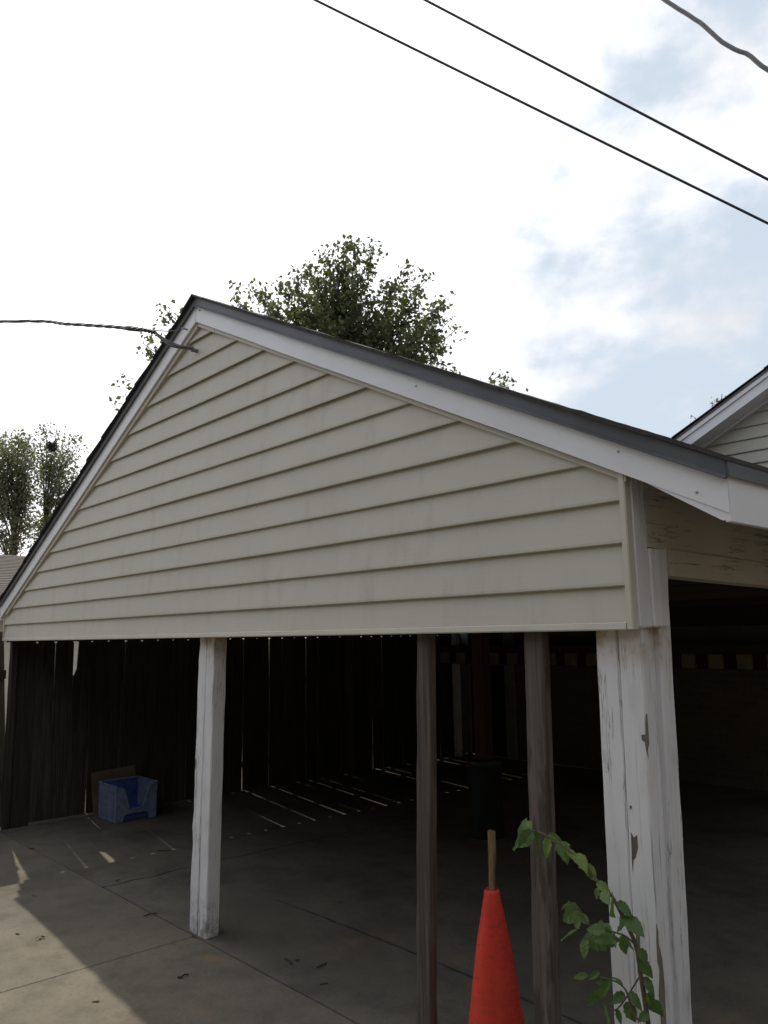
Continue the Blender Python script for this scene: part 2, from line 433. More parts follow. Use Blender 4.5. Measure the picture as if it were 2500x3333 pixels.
# siding planks, one mesh each
def plank(zb, zt, k, xa=-9, xb=9, oy=0):
    def xl(z): return max(XL, -(ZA - .004 - z) / SL, xa)
    def xr(z): return min(XR - .004, (ZA - .004 - z) / SL, xb)
    zk = [z for z in (ZA - .004 + SL * XL, ZA - .004 - SL * (XR - .004)) if zb + .014 < z < zt - .004]
    fr = [(-.0245 + .019 * (z - zb - .012) / (zt - zb - .014), z) for z in sorted(zk)]
    prof = [(.003, zb + .010), (-.012, zb + .008), (-.0215, zb), (-.0245, zb + .003), (-.0245, zb + .012)] + fr + [(-.0055, zt - .002), (.003, zt - .002)]
    nseg = max(3, int((xr(zb) - xl(zb)) / .22)); rings = []
    for i in range(nseg + 1):
        u = i / nseg; ring = []
        for y, z in prof:
            a, b_ = xl(z), xr(z)
            if b_ < a: a = b_ = (a + b_) / 2
            x = a + (b_ - a) * u
            wz = .0014 * mnoise.noise((x * 1.1, k * 5.3, 1)); wy = .0012 * mnoise.noise((x * 1.7, k * 3.1 + z * 3, 4))
            ring.append((x, y + oy + (wy if y < 0 else 0), z + (wz if z < zb + .02 else 0)))
        rings.append(ring)
    return obj('siding_plank', fixn(G().loft(rings).mesh()), 'siding', carport)
Z13 = 1.920
SEAM = {0: .9, 1: -1.7, 2: 1.5, 3: -.6, 5: 1.1, 6: -1.2, 8: .45, 11: -.32}
def course(zb, zt, k):
    if k in SEAM: plank(zb, zt, k, xb=SEAM[k]); plank(zb, zt, k + .3, xa=SEAM[k] - .025, oy=-.0016)
    else: plank(zb, zt, k)
course(Z13 - .146, Z13 + .008, 0)
for k in range(13):
    z0 = Z13 + k * S
    if z0 < ZA - .02: course(z0, min(z0 + S + .008, ZA - .008), k + 1)

# starter strip along the bottom and corner posts of cream vinyl
def strip_x(name, x0, x1, prof, mat, seed):
    n = int((x1 - x0) / .3) + 1; rings = []
    for i in range(n + 1):
        x = x0 + (x1 - x0) * i / n; w = .0015 * mnoise.noise((x * .9, seed, 2))
        rings.append([(x, y, z + w) for y, z in prof])
    return obj(name, fixn(G().loft(rings).mesh()), mat, carport)
strip_x('starter_strip', XL - .005, 3.08, [(-.004, 1.765), (-.030, 1.765), (-.033, 1.770), (-.030, 1.790), (-.024, 1.7935), (-.018, 1.796), (-.004, 1.796)], 'trim', 3)
me = G().prism_z([(3.088, -.0365), (3.108, -.038), (3.1125, -.034), (3.114, -.0035), (3.090, -.0035), (3.088, -.010)], 1.768, 2.325).mesh()
obj('corner_trim', fixn(me), 'trim', carport)
me = G().prism_z([(XL - .012, -.03), (XL + .004, -.03), (XL + .004, -.008), (XL + .0, .03), (XL - .012, .03)], 1.768, 2.00).mesh()
obj('corner_trim', fixn(me), 'trim', carport)
boxo('corner_board', 3.0915, 3.1195, -.002, .079, 1.772, 2.36, 'paint', carport, .002)

def rake(name, x0, x1, lo, hi, y0, y1, mat, wob=0.0, seed=0):
    """bar between two lines parallel to the roof slope; lo and hi are heights at the ridge"""
    n = max(2, int(abs(x1 - x0) / .25)); rings = []
    for i in range(n + 1):
        x = x0 + (x1 - x0) * i / n; w = wob * mnoise.noise((x * 1.3, seed * 2.7, 1)); wy = wob * mnoise.noise((x * 1.6, seed, 7))
        zl, zh = lo - SL * abs(x) + w, hi - SL * abs(x) + w
        rings.append([(x, y0 + wy, zl), (x, y0 + wy, zh), (x, y1, zh), (x, y1, zl)])
    return obj(name, fixn(G().loft(rings).mesh()), mat, carport)
# cream J channel below the rake boards
rake('j_channel', -3.66, -.004, ZA - .038, ZA - .0025, -.036, -.002, 'trim', .0012, 1)
rake('j_channel', .004, .225, ZA - .0275, ZA - .0025, -.036, -.002, 'trim', .0008, 2)
rake('j_channel', .228, 3.118, ZA - .0255, ZA - .003, -.0345, -.002, 'trim', .0015, 3)
# white rake boards
WT = 3.972
rake('rake_board', -3.775, -.0015, ZA, WT, -.050, .0, 'white_al', .0012, 4)
rake('rake_board', .0015, .79, ZA, WT, -.0485, .0, 'white_al', .0012, 5)
rake('rake_board', .755, 3.487, ZA - .001, WT, -.0520, -.0490, 'white_al', .0045, 6)
rake('rake_backing', .795, 3.47, ZA + .004, WT - .003, -.0475, .0, 'rafter', 0, 6)
# grey drip edge
DT = 4.029
def drip(x0, x1, seed, y=-.058):
    s = 1 if x0 >= 0 else -1; n = max(2, int(abs(x1 - x0) / .25)); rings = []
    for i in range(n + 1):
        x = x0 + (x1 - x0) * i / n; w = .0035 * mnoise.noise((x * 1.3, 6 * 2.7, 1)); b0 = -SL * abs(x) + w
        rings.append([(x, y - .010, WT - .006 + b0), (x, y - .0105, WT - .002 + b0), (x, y, WT + .009 + b0), (x, y, DT + b0), (x, .02, DT + b0), (x, .02, DT - .004 + b0), (x, y + .004, DT - .004 + b0), (x, y + .004, WT - .004 + b0)])
    return obj('drip_edge', fixn(G().loft(rings).mesh()), 'drip', carport)
drip(-3.79, -.002, 1); drip(.002, 1.01, 2); drip(.955, 3.49, 3, -.0625)
# folded return below the rake board at the eave corner
me = G().prism_y([(3.180, 2.2835), (3.459, 2.108), (3.4865, 2.1045), (3.4865, ZA - SL * 3.4865 - .0015)], -.0475, -.034).mesh()
obj('eave_return', fixn(me), 'white_al', carport)
boxo('eave_fascia', 3.470, 3.4895, -.047, YB, 2.100, 2.252, 'white_al', carport, .0015)
boxo('eave_fascia', -3.802, -3.782, -.045, YB, 1.965, 2.125, 'white_al', carport, .0015)
me = fixn(G().prism_y([(3.4895, 2.249), (3.502, 2.244), (3.500, 2.262), (3.497, 2.300), (3.44, 2.327), (3.44, 2.322), (3.4895, 2.296)], -.0605, YB).mesh())
obj('drip_edge', me, 'drip', carport)
# screws on the rake board
for u, v in ((1354, 1256), (2012, 1470), (2268, 1602), (648, 1010)):
    p = on(u, v, 1, -.053)
    obj('screw_head', fixn(G().loft([[(p[0] + r_ * math.cos(a), y, p[2] + r_ * math.sin(a)) for a in [k * math.pi / 4 for k in range(8)]] for r_, y in ((.0045, -.049), (.0045, -.0545), (.002, -.056))]).mesh()), 'metal', carport)

# roof: deck on each slope, then courses of shingles
for sgn, xe in ((-1, 3.78), (1, 3.465)):
    n = 6
    me = fixn(G().prism_y([(sgn * .001, DT - .045), (sgn * xe, DT - .045 - SL * xe), (sgn * xe, DT - .006 - SL * xe), (sgn * .001, DT - .006)], -.02, YB).mesh())
    obj('roof_deck', me, 'rafter', carport)
    ncourse = 27; exp_ = (xe + .035) / ncourse
    for k in range(ncourse):
        xo = (xe + .035) - k * exp_; xi = max(.002, xo - exp_ * 1.25)
        r_ = random.Random(k * 7 + (sgn > 0)); ny = 40; rings = []
        y0 = -.073 - r_.uniform(0, .014)
        for i in range(ny + 1):
            y = y0 + (YB - y0) * (i / ny) ** 1.6
            w = .004 * mnoise.noise((y * 3 + k * 9.1, k * 1.7, sgn * 5))
            lift = .0125 + 1.6 * w + (max(0, .026 * mnoise.noise((k * 3.3, sgn * 7, 2.2)) * math.exp(-(y - y0) * 2.5)))
            zo = DT - SL * xo; zi = DT - SL * xi
            rings.append([(sgn * xo, y, zo), (sgn * xo, y, zo + lift), (sgn * xi, y, zi + .004 + max(0, w)), (sgn * xi, y, zi + .0005)])
        obj('shingle_course', fixn(G().loft(rings).mesh()), 'shingle', carport)
rings = []
for i in range(31):
    y = -.085 + (YB + .085) * i / 30; w = .004 * mnoise.noise((y * 3, 3, 3)) + .004 * ((i % 2))
    rings.append([(-.13, y, DT - .13 * SL + .012 + w), (0, y, DT + .020 + w), (.13, y, DT - .13 * SL + .012 + w), (.13, y, DT - .13 * SL + .002), (0, y, DT + .006), (-.13, y, DT - .13 * SL + .002)])
obj('ridge_cap', fixn(G().loft(rings).mesh()), 'shingle', carport)

# rafters, ties and beams inside
for i in range(10):
    y = .35 + i * .64
    for sgn, xe in ((-1, 3.70), (1, 3.40)):
        me = fixn(G().prism_y([(sgn * .02, DT - .19), (sgn * xe, DT - .19 - SL * xe), (sgn * xe, DT - .050 - SL * xe), (sgn * .02, DT - .050)], y, y + .04).mesh())
        obj('rafter', me, 'rafter', carport)
    if i % 3 == 1: boxo('tie_beam', -3.55, 3.05, y + .045, y + .085, 1.98, 2.12, 'rafter', carport)
boxo('ridge_board', -.019, .019, .03, YB - .05, DT - .24, DT - .055, 'rafter', carport)
boxo('gable_beam', -3.70, 3.085, .0305, .0790, 1.773, 2.055, 'rafter', carport)
boxo('gable_beam', -3.70, 3.1285, .0805, .1420, 1.773, 2.056, 'paint_peel', carport, .003)
boxo('left_header', -3.792, -3.736, .0235, YB - .05, 1.752, 2.00, 'beam_y', carport)
boxo('back_header', -3.66, 3.05, YB - .16, YB - .05, 1.80, 2.05, 'rafter', carport)
# right hand opening: header board with a taller frieze board above it
def ysl(name, x0, x1, y0, y1, z0a, z0b, z1a, z1b, mat):
    n = 14; rings = []
    for i in range(n + 1):
        t = i / n; y = y0 + (y1 - y0) * t; w = .002 * mnoise.noise((y * 2, x0 * 9, 1))
        za, zb_ = z0a + (z0b - z0a) * t + w, z1a + (z1b - z1a) * t + w
        rings.append([(x0, y, za), (x1, y, za), (x1, y, zb_), (x0, y, zb_)])
    return obj(name, fixn(G().loft(rings).mesh()), mat, carport)
ysl('header_board', 3.05, 3.131, .2185, YB - .03, 1.960, 1.875, 2.058, 1.975, 'paint_head')
ysl('frieze_board', 3.06, 3.1225, .080, YB - .03, 2.0605, 1.977, 2.40, 2.36, 'paint_head')
for i in range(8):
    y = .5 + i * .75
    me = fixn(G().prism_y([(3.125, DT - .17 - SL * 3.125), (3.465, 2.16), (3.465, DT - .052 - SL * 3.465), (3.125, DT - .052 - SL * 3.125)], y, y + .04).mesh())
    obj('rafter_tail', me, 'rafter', carport)

# white posts
post = empty('corner_post', (3.0, .1, 0)); post.parent = carport
def ptimber(parent, *a, **k):
    return timber(*a[:7], a[7], parent, **k)
ptimber(post, 'post_board', 2.918, 3.0105, .0235, .110, .004, 1.772, 'paint_peel', lean=(.018, 0), seed=1, jit=.0006)
ptimber(post, 'post_board', 3.0135, 3.106, .0215, .0775, .004, 1.772, 'paint_peel', lean=(.018, 0), seed=2, jit=.0006)
ptimber(post, 'post_board', 3.035, 3.094, .0785, .130, .004, 1.772, 'paint', lean=(.018, 0), seed=3)
ptimber(post, 'post_board', 3.030, 3.1205, .1325, .2165, .004, 2.059, 'paint_peel', lean=(.022, .018), seed=4)
_c5 = lambda x, y: (1900 + x * .3617, 2000 + y * .3617); _c7 = lambda x, y: (1700 + x * .4822, 2600 + y * .4822)
for f_, poly in ((_c5, [(518, 1085), (560, 1080), (556, 985), (560, 900), (570, 893), (582, 1080), (588, 1160), (573, 1230), (582, 1290), (566, 1235), (550, 1150), (525, 1130)]),
                 (_c7, [(735, 225), (752, 262), (775, 245), (781, 330), (765, 400), (752, 410), (747, 500), (740, 400)]), (_c7, [(760, 810), (776, 830), (792, 900), (796, 1000), (781, 1190), (772, 1000)]),
                 (_c5, [(414, 1720), (432, 1722), (430, 1745), (418, 1755)]), (_c7, [(905, 840), (917, 900), (920, 980), (943, 1080), (958, 1250), (972, 1530), (938, 1530), (922, 1330), (927, 1160), (912, 1100), (905, 960)])):
    pp = [on(*f_(x, y_), 1, .0212) for x, y_ in poly]
    obj('bare_patch', fixn(G().prism_y([(p[0], p[2]) for p in pp], .0203, .0235).mesh()), 'bare_wood', post)
post2 = empty('middle_post', (.1, .07, 0)); post2.parent = carport
ptimber(post2, 'post_board', .000, .0935, .0245, .112, .004, 1.772, 'paint_peel', lean=(.062, 0), seed=5, jit=.003)
ptimber(post2, 'post_board', .0965, .190, .0225, .112, .004, 1.772, 'paint', lean=(.05, 0), seed=6)
for x in (-3.655, 2.96):
    timber('rear_post', x, x + .09, YB - .15, YB - .06, .004, 1.80, 'paint', carport, seed=int(x * 10))
for y in (2.2, 4.3):
    timber('side_post', -3.785, -3.698, y, y + .09, .004, 1.762, 'gray_wood', carport, seed=int(y * 10))

# ------------------------------------------------------------------ ground, slabs
g = G(); n = 24
g.add([(-1500, -1500, -.06), (1500, -1500, -.06), (1500, 1500, -.06), (-1500, 1500, -.06)], [(0, 1, 2, 3)])
tag(obj('ground', g.mesh(), 'ground'), kind='structure')
floor = empty('concrete_floor', (0, 0, 0)); tag(floor, kind='structure')
boxo('joint_bed', -3.75, 9.5, -8.0, 6.649, -.11, -.016, 'dirt', floor)
def jag(a, b, n, amp, seed):
    out = []
    for i in range(n + 1):
        t = i / n; w = 0 if i in (0, n) else amp * mnoise.noise((t * n * .55, seed, .3)) + amp * .5 * mnoise.noise((t * n * 1.7, seed, 5))
        dx, dy = b[0] - a[0], b[1] - a[1]; l = math.hypot(dx, dy)
        out.append((a[0] + dx * t - dy / l * w, a[1] + dy * t + dx / l * w))
    return out
def slab(poly, mat, z1=0.0):
    me = fixn(G().prism_z(poly, -.10, z1).mesh())
    b = bmesh.new(); b.from_mesh(me)
    e = [e for e in b.edges if all(v.co.z > z1 - 1e-4 for v in e.verts)]
    bmesh.ops.bevel(b, geom=e, offset=.001, segments=1, affect='EDGES'); b.to_mesh(me); b.free()
    return obj('slab', me, mat, floor)
gA = .0026
jB = jag((-3.72, .016), (9.4, -.010), 130, .006, 1.0)            # front edge of the carport slab
jBl = [p for p in jB if p[0] < .04]; jBr = [p for p in jB if p[0] >= .04]
off = lambda P, dx, dy: [(x + dx, y + dy) for x, y in P]
slab([(-3.72, -7.9)] + [(.035 - gA + .0022 * mnoise.noise((q * 3.1, 4, 1)), q) for q in [-7.9 + i * .0789 for i in range(101)]] + off(list(reversed(jBl)), 0, -.0045), 'concrete')
slab([(.035 + gA, -7.9), (9.4, -7.9)] + off(list(reversed(jBr)), 0, -.0045) + [(.035 + gA, -.012)], 'concrete')
jC = jag((-1.30, .012), (-1.26, 6.64), 90, .034, 2.0)
jBa = [p for p in jB if p[0] < -1.31]; jBb = [p for p in jB if -1.29 < p[0] < 3.14]
slab(off(jBa, 0, .004) + off(jC, -.019, .003) + [(-3.72, 6.645)], 'concrete_in', -.002)
slab(off(jBb, 0, .004) + [(3.145, .01), (3.145, 6.645)] + off(list(reversed(jC)), .011, .003), 'concrete_in', .0015)
slab(off([p for p in jB if p[0] > 3.15], 0, .002) + [(9.4, 6.645), (3.152, 6.645)], 'concrete', -.004)
boxo('slab_kerb', -3.755, -3.66, .30, .97, -.02, .022, 'concrete', floor, .006)
# filled crack across the floor
rings = []
for i in range(60):
    t = i / 59; x = -.16 + 3.1 * t; y = .735 + .02 * math.sin(t * 5) + .012 * mnoise.noise((t * 22, 3, 1)) + .02 * t
    w = max(.003, .011 + .010 * mnoise.noise((t * 30, 8, 1))) * min(1, t * 6 + .2)
    rings.append([(x, y - w, .0012), (x, y, .0040), (x, y + w, .0012), (x, y, .0)])
obj('crack_filler', fixn(G().loft(rings).mesh()), 'tar', floor)

# ------------------------------------------------------------------ plank fence along the left side
fence = empty('plank_fence', (-3.81, 3, 0))
tag(fence, 'tall dark plank fence with dog-eared boards closing the left side of carport', 'fence')
FX = -3.815
def picket(y0, y1, zt, seed, notch=None, parent=fence, x=FX, flare=0):
    r = random.Random(seed); lean = r.uniform(-.006, .006); e = .030
    dz = r.uniform(-.004, .004); cup = r.uniform(-.004, .004)
    z0 = r.uniform(-.08, -.05)
    P = [(y0, z0), (y1 - flare, z0), (y1 - flare, .10)]
    for t in (.42, .6, .8): P.append((y1 + .0022 * mnoise.noise((t * 4, seed, 1)), z0 + (zt - z0) * t))
    P += [(y1, zt - e + dz), (y1 - e, zt + dz), (y0 + e, zt + dz)]
    if notch:
        P += [(y0 + notch + .012, zt - e + dz), (y0 + notch, notch_z + .05), (y0 + notch * .4, notch_z), (y0, notch_z - .02)]
    else: P.append((y0, zt - e + dz))
    for t in (.75, .5, .25):
        if notch and t == .75: continue
        P.append((y0 + .0022 * mnoise.noise((t * 4, seed, 9)), z0 + (zt - z0) * t))
    n_ = len(P)
    vs_ = [(x + cup, y + lean * (z - .9), z) for y, z in P] + [(x + cup + .019, y + lean * (z - .9), z) for y, z in P]
    fs = [tuple(reversed(range(n_))), tuple(range(n_, 2 * n_))] + [(i, (i + 1) % n_, (i + 1) % n_ + n_, i + n_) for i in range(n_)]
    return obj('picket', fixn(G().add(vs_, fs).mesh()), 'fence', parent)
notch_z = 1.42
y = .137; k = 0; pitch = 1.225 * S
r = random.Random(11)
wide = {1: .0045, 2: .0055, 3: .005, 5: .005, 8: .004, 9: .0055, 10: .005, 13: .008, 15: .010, 18: .011, 19: .0052, 24: .010, 25: .007, 30: .011, 31: .007}
while y < 6.55:
    gap = wide.get(k, r.choice((.001, .0014, .002, .0028, .0036)))
    gap *= .85
    y1 = y + pitch - gap
    picket(y, y1, 1.768 + r.uniform(-.003, .003), k + 3, .036 if k == 3 else None, flare=gap * r.uniform(.4, 1.2) if gap > .005 else 0)
    y += pitch; k += 1
for z in (.24, .69, 1.185):
    h = .09 if z > .5 else .07
    boxo('rail', FX - .044, FX - .0055, .14, 6.55, z, z + h, 'beam_y', fence)
for y in (.075, 2.45, 4.85):
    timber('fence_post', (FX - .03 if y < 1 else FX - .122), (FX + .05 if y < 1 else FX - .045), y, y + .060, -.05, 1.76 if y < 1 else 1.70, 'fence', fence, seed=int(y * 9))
# the gate leaf beyond the front corner
gate = empty('wooden_gate', (-3.85, -.5, 0))
tag(gate, 'brown wooden gate at far left edge beside the end of the plank fence', 'gate')
for i in range(5):
    y1 = .014 - i * .17
    bot = .135 if i == 0 else y1
    me = G().add([(-3.876, y1 - .166, .0), (-3.850, y1 - .166, .0), (-3.850, bot, .0), (-3.876, bot, .0), (-3.876, y1 - .166, 1.86), (-3.850, y1 - .166, 1.86), (-3.850, y1, 1.86), (-3.876, y1, 1.86)], [(0, 3, 2, 1), (4, 5, 6, 7), (0, 1, 5, 4), (1, 2, 6, 5), (2, 3, 7, 6), (3, 0, 4, 7)]).mesh()
    obj('gate_board', bevel(me, .003), 'gate', gate)
for z in (.35, 1.40): boxo('gate_rail', -3.8495, -3.815, -.83, .045, z, z + .085, 'beam_y', gate)

# ------------------------------------------------------------------ weathered props under the beam
pr = timber('timber_prop', 1.972, 2.058, .0245, .071, .004, 1.772, 'gray_wood', None, lean=(.058, 0), seed=21, jit=.001)
tag(pr, 'bare weathered grey timber post left of the orange cone', 'post', 'bare timber props under the beam')
pr = timber('timber_prop', 2.584, 2.676, .0245, .078, .004, 1.772, 'rot_wood', None, lean=(.034, 0), seed=33, jit=.0014, ch=.007)
tag(pr, 'weathered grey timber post with dark rot stains between cone and corner post', 'post', 'bare timber props under the beam')

# ------------------------------------------------------------------ traffic cone with a stick
cx, cy = 2.285, .125
cone = empty('traffic_cone', (cx, cy, 0)); tag(cone, 'red orange plastic traffic cone standing between the grey posts', 'traffic cone')
prof = [(.150, .030), (.146, .036), (.134, .046), (.131, .075), (.1195, .16), (.1195, .163), (.098, .295), (.0985, .300), (.070, .50), (.0695, .505), (.0335, .690), (.0335, .696), (.0315, .706), (.027, .712), (.023, .708), (.022, .68)]
rings = [[(cx + r_ * math.cos(a), cy + r_ * math.sin(a), z) for a in [2 * math.pi * k / 48 for k in range(48)]] for r_, z in prof]
obj('cone_body', fixn(G().loft(rings).mesh()), 'cone', cone, True)
rings = []
for z, h in ((.0, .172), (.004, .178), (.026, .178), (.031, .170), (.0315, .10)):
    ring = []
    for k in range(32):
        a = 2 * math.pi * k / 32; c_, s_ = math.cos(a), math.sin(a); e_ = .22
        ring.append((cx + h * math.copysign(abs(c_) ** e_, c_), cy + h * math.copysign(abs(s_) ** e_, s_), z + .003))
    rings.append(ring)
obj('cone_base', fixn(G().loft(rings).mesh()), 'cone', cone, True)
rings = []
top = at(1601, 2716, 3.72); bot = np.array([cx, cy, .66])
for i in range(14):
    t = i / 13; p = bot + (np.array([top[0], top[1], .925]) - bot) * t
    rr = .0185 * (1 + .10 * mnoise.noise((t * 4, 2, 2)))
    if t < .52: rr *= .86
    rings.append([(p[0] + rr * (1 + .18 * mnoise.noise((a * 2, t * 3, 4))) * math.cos(a), p[1] + rr * .8 * math.sin(a), p[2] + (.006 * mnoise.noise((a * 3, 9, 9)) if i == 13 else 0)) for a in [2 * math.pi * k / 10 for k in range(10)]])
tag(obj('wooden_stick', fixn(G().loft(rings).mesh()), 'stick'), 'broken brown wooden stick poking out of the top of the cone', 'stick')

# ------------------------------------------------------------------ blue bin at the fence
def make_bin():
    root = empty('storage_bin', (-3.37, 1.14, 0)); tag(root, 'blue plastic storage bin with scooped front on floor by the fence', 'bin')
    x0, x1, y0, y1, h = -3.585, -3.165, .925, 1.345, .335
    t = .006
    def pan(name, poly, x, th, mat='blue'):        # panel in the yz plane
        n_ = len(poly); vs_ = [(x, a, b) for a, b in poly] + [(x + th, a, b) for a, b in poly]
        fs = [tuple(reversed(range(n_))), tuple(range(n_, 2 * n_))] + [(i, (i + 1) % n_, (i + 1) % n_ + n_, i + n_) for i in range(n_)]
        return obj(name, fixn(G().add(vs_, fs).mesh()), mat, root)
    # scooped front with feet
    scoop = []
    for k in range(17):
        u = k / 16; yy = y0 + .075 + (y1 - y0 - .15) * u
        c_ = 2 * abs(u - .5)
        scoop.append((yy, .125 + (.0 if c_ < .55 else .19 * ((c_ - .55) / .45) ** .85) - .012 * (1 - c_)))
    arch = [(y0 + .075, 0.003), (y0 + .085, .055), (y0 + .11, .072), (y1 - .11, .072), (y1 - .085, .055), (y1 - .075, .003)]
    poly = [(y0, .003)] + arch + [(y1, .003), (y1 + .006, h - .01)] + [(y1 - .03, h - .012)] + list(reversed(scoop)) + [(y0 + .03, h - .012), (y0 - .006, h - .01)]
    pan('front_panel', poly, x1 - t, t, 'blue_faded')
    pan('back_panel', [(y0, .003), (y1, .003), (y1 + .006, h), (y0 - .006, h)], x0, t)
    for y_, s_ in ((y0, 1), (y1, -1)):
        boxo('side_panel', x0 + t + .0005, x1 - t - .0005, y_ if s_ > 0 else y_ - t, y_ + t if s_ > 0 else y_, .003, h, 'blue_faded', root)
        boxo('rim', x0 - .004, x1 + .006, y_ - .012 if s_ > 0 else y_ - .004, y_ + .004 if s_ > 0 else y_ + .012, h + .0005, h + .014, 'blue_faded', root, .004)
        for xx in (x0 + .07, x1 - .07): boxo('rib', xx, xx + .014, y_ - .008 if s_ > 0 else y_ + .0002, y_ - .0002 if s_ > 0 else y_ + .008, .01, h - .002, 'blue_faded', root, .002)
    boxo('rim', x0 - .012, x0 + .004, y0 + .005, y1 - .005, h + .0005, h + .0145, 'blue_faded', root, .004)
    pts = [(x1 + .001, a, b) for a, b in [(y0, h - .002), (y0 + .03, h - .008)] + scoop + [(y1 - .03, h - .008), (y1, h - .002)]]
    obj('front_lip', fixn(G().tube(pts, .0075, 8).mesh()), 'blue_faded', root, True)
    boxo('floor_panel', x0 + t, x1 - .03, y0 + t, y1 - t, .06, .068, 'blue', root)
    boxo('recess_panel', x1 - .05, x1 - .045, y0 + .02, y1 - .02, .005, .07, 'blue', root)
make_bin()
me = G().box(0, .006, -.24, .24, 0, .42).mesh()
cb = obj('cardboard_sheet', me, 'card'); cb.rotation_euler = (R(3), R(-7), 0); cb.location = (-3.690, 1.16, .012)
tag(cb, 'flat brown cardboard sheet leaning on fence behind the blue bin', 'cardboard')

# ------------------------------------------------------------------ centre column and what stands at the back
colm = empty('support_column', (-.29, 3.05, 0)); tag(colm, 'red brown wooden column with a black sleeve round its foot inside carport', 'column')
timber('shaft', -.345, -.225, 2.99, 3.11, .0, DT - .245, 'red_wood', colm, seed=44)
rings = [[(-.285 + r_ * math.cos(a), 3.05 + r_ * math.sin(a), z) for a in [2 * math.pi * k / 28 for k in range(28)]] for r_, z in ((.15, .003), (.155, .02), (.148, .60), (.156, .61), (.156, .645), (.150, .655), (.09, .655))]
obj('foot_sleeve', fixn(G().loft(rings).mesh()), 'black', colm, True)
bb = empty('block_beam', (-1.5, 6.3, 1.4)); tag(bb, 'dark beam carrying a row of pale blocks across the back of carport', 'beam')
boxo('beam', -4.2, 2.9, 6.10, 6.15, 1.505, 1.60, 'rafter', bb)
boxo('backing', -4.2, 2.9, 6.145, 6.17, 1.335, 1.504, 'red_wood', bb)
for i in range(21):
    x = -4.05 + i * .315
    me = bevel(G().box(x, x + .155, 6.075, 6.1445, 1.340, 1.500).mesh(), .018, 2)
    obj('block', me, 'tan_block', bb)

# ------------------------------------------------------------------ house behind the carport
house = empty('house', (0, 7, 0)); tag(house, 'neighbouring house with pale sided gable rising behind the right roof edge', 'house')
HY = 6.65; HA = 4.048; HXL, HXR = -3.86, 11.0; HRX = 4.2      # left corner, right corner, ridge
def hz(x): return HA + SL * (x if x < HRX else 2 * HRX - x)
boxo('brick_wall', HXL, HXR, HY, HY + .2, 0, 2.0, 'brick', house)
boxo('side_wall', HXL, HXL + .2, HY + .2, 14, 0, 2.2, 'brick', house)
g = G().prism_y([(HXL, 2.0), (HXR, 2.0), (HXR, hz(HXR) - .2), (HRX, hz(HRX) - .2), (HXL, hz(HXL) - .2)], HY + .005, HY + .15)
obj('gable_wall', fixn(g.mesh()), 'rafter', house)
k = 0; z0 = 2.0 - .12
while z0 < hz(HRX) - .3:
    z1 = z0 + .1468
    def xl_(z): return max(HXL, (z - HA + .2) / SL)
    def xr_(z): return min(HXR, 2 * HRX - (z - HA + .2) / SL)
    if z0 >= 2.0:
        prof = [(.003, z0 + .006), (-.026, z0), (-.028, z0 + .01), (-.005, z1 + .005), (.003, z1 + .005)]
        rings = [[(xl_(z) + (xr_(z) - xl_(z)) * i / 10, HY + y_, z) for y_, z in prof] for i in range(11)]
        if xr_(z1) > xl_(z1): obj('siding_plank', fixn(G().loft(rings).mesh()), 'siding2', house)
    z0 = z1; k += 1
def hrake(name, lo, hi, y0, y1, mat, xa=-4.25, xb=HRX):
    me = fixn(G().prism_y([(xa, lo + SL * xa), (xb, lo + SL * xb), (xb, hi + SL * xb), (xa, hi + SL * xa)], y0, y1).mesh()); obj(name, me, mat, house)
    me = fixn(G().prism_y([(2 * HRX - xa, lo + SL * xa), (2 * HRX - xa, hi + SL * xa), (xb, hi + SL * xb), (xb, lo + SL * xb)], y0, y1).mesh()); obj(name, me, mat, house)
hrake('rake_board', HA - .215, HA - .095, 6.365, 6.64, 'white_al')
hrake('frieze_trim', HA - .250, HA - .2155, 6.60, 6.649, 'white_al')
hrake('rake_cap', HA - .0945, HA - .042, 6.345, 6.38, 'white_al')
hrake('drip_edge', HA - .0415, HA - .018, 6.335, 6.39, 'drip')
hrake('roof', HA - .04, HA - .004, 6.395, 14, 'shingle')
for k in range(30):
    xo = -4.27 + k * .285; xi = xo + .33
    for s_ in (0, 1):
        f_ = (lambda x: x) if not s_ else (lambda x: 2 * HRX - x)
        me = fixn(G().prism_y([(f_(xo), HA - .003 + SL * xo), (f_(min(xi, HRX)), HA - .001 + SL * min(xi, HRX)), (f_(min(xi, HRX)), HA + .004 + SL * min(xi, HRX)), (f_(xo), HA + .010 + SL * xo)], 6.32 - .01 * (k % 2), 14).mesh())
        if xo < HRX: obj('shingle_course', me, 'shingle', house)
door = boxo('door', -3.62, -2.97, HY - .02, HY - .002, .01, 2.0, 'glass', house)
for x0, x1 in ((-3.80, -3.64), (-2.955, -2.80)): boxo('door_frame', x0, x1, HY - .05, HY - .001, .0, 2.0, 'white_paint', house)
boxo('door_rail', -3.62, -2.97, HY - .03, HY - .021, 1.30, 1.335, 'white_paint', house)

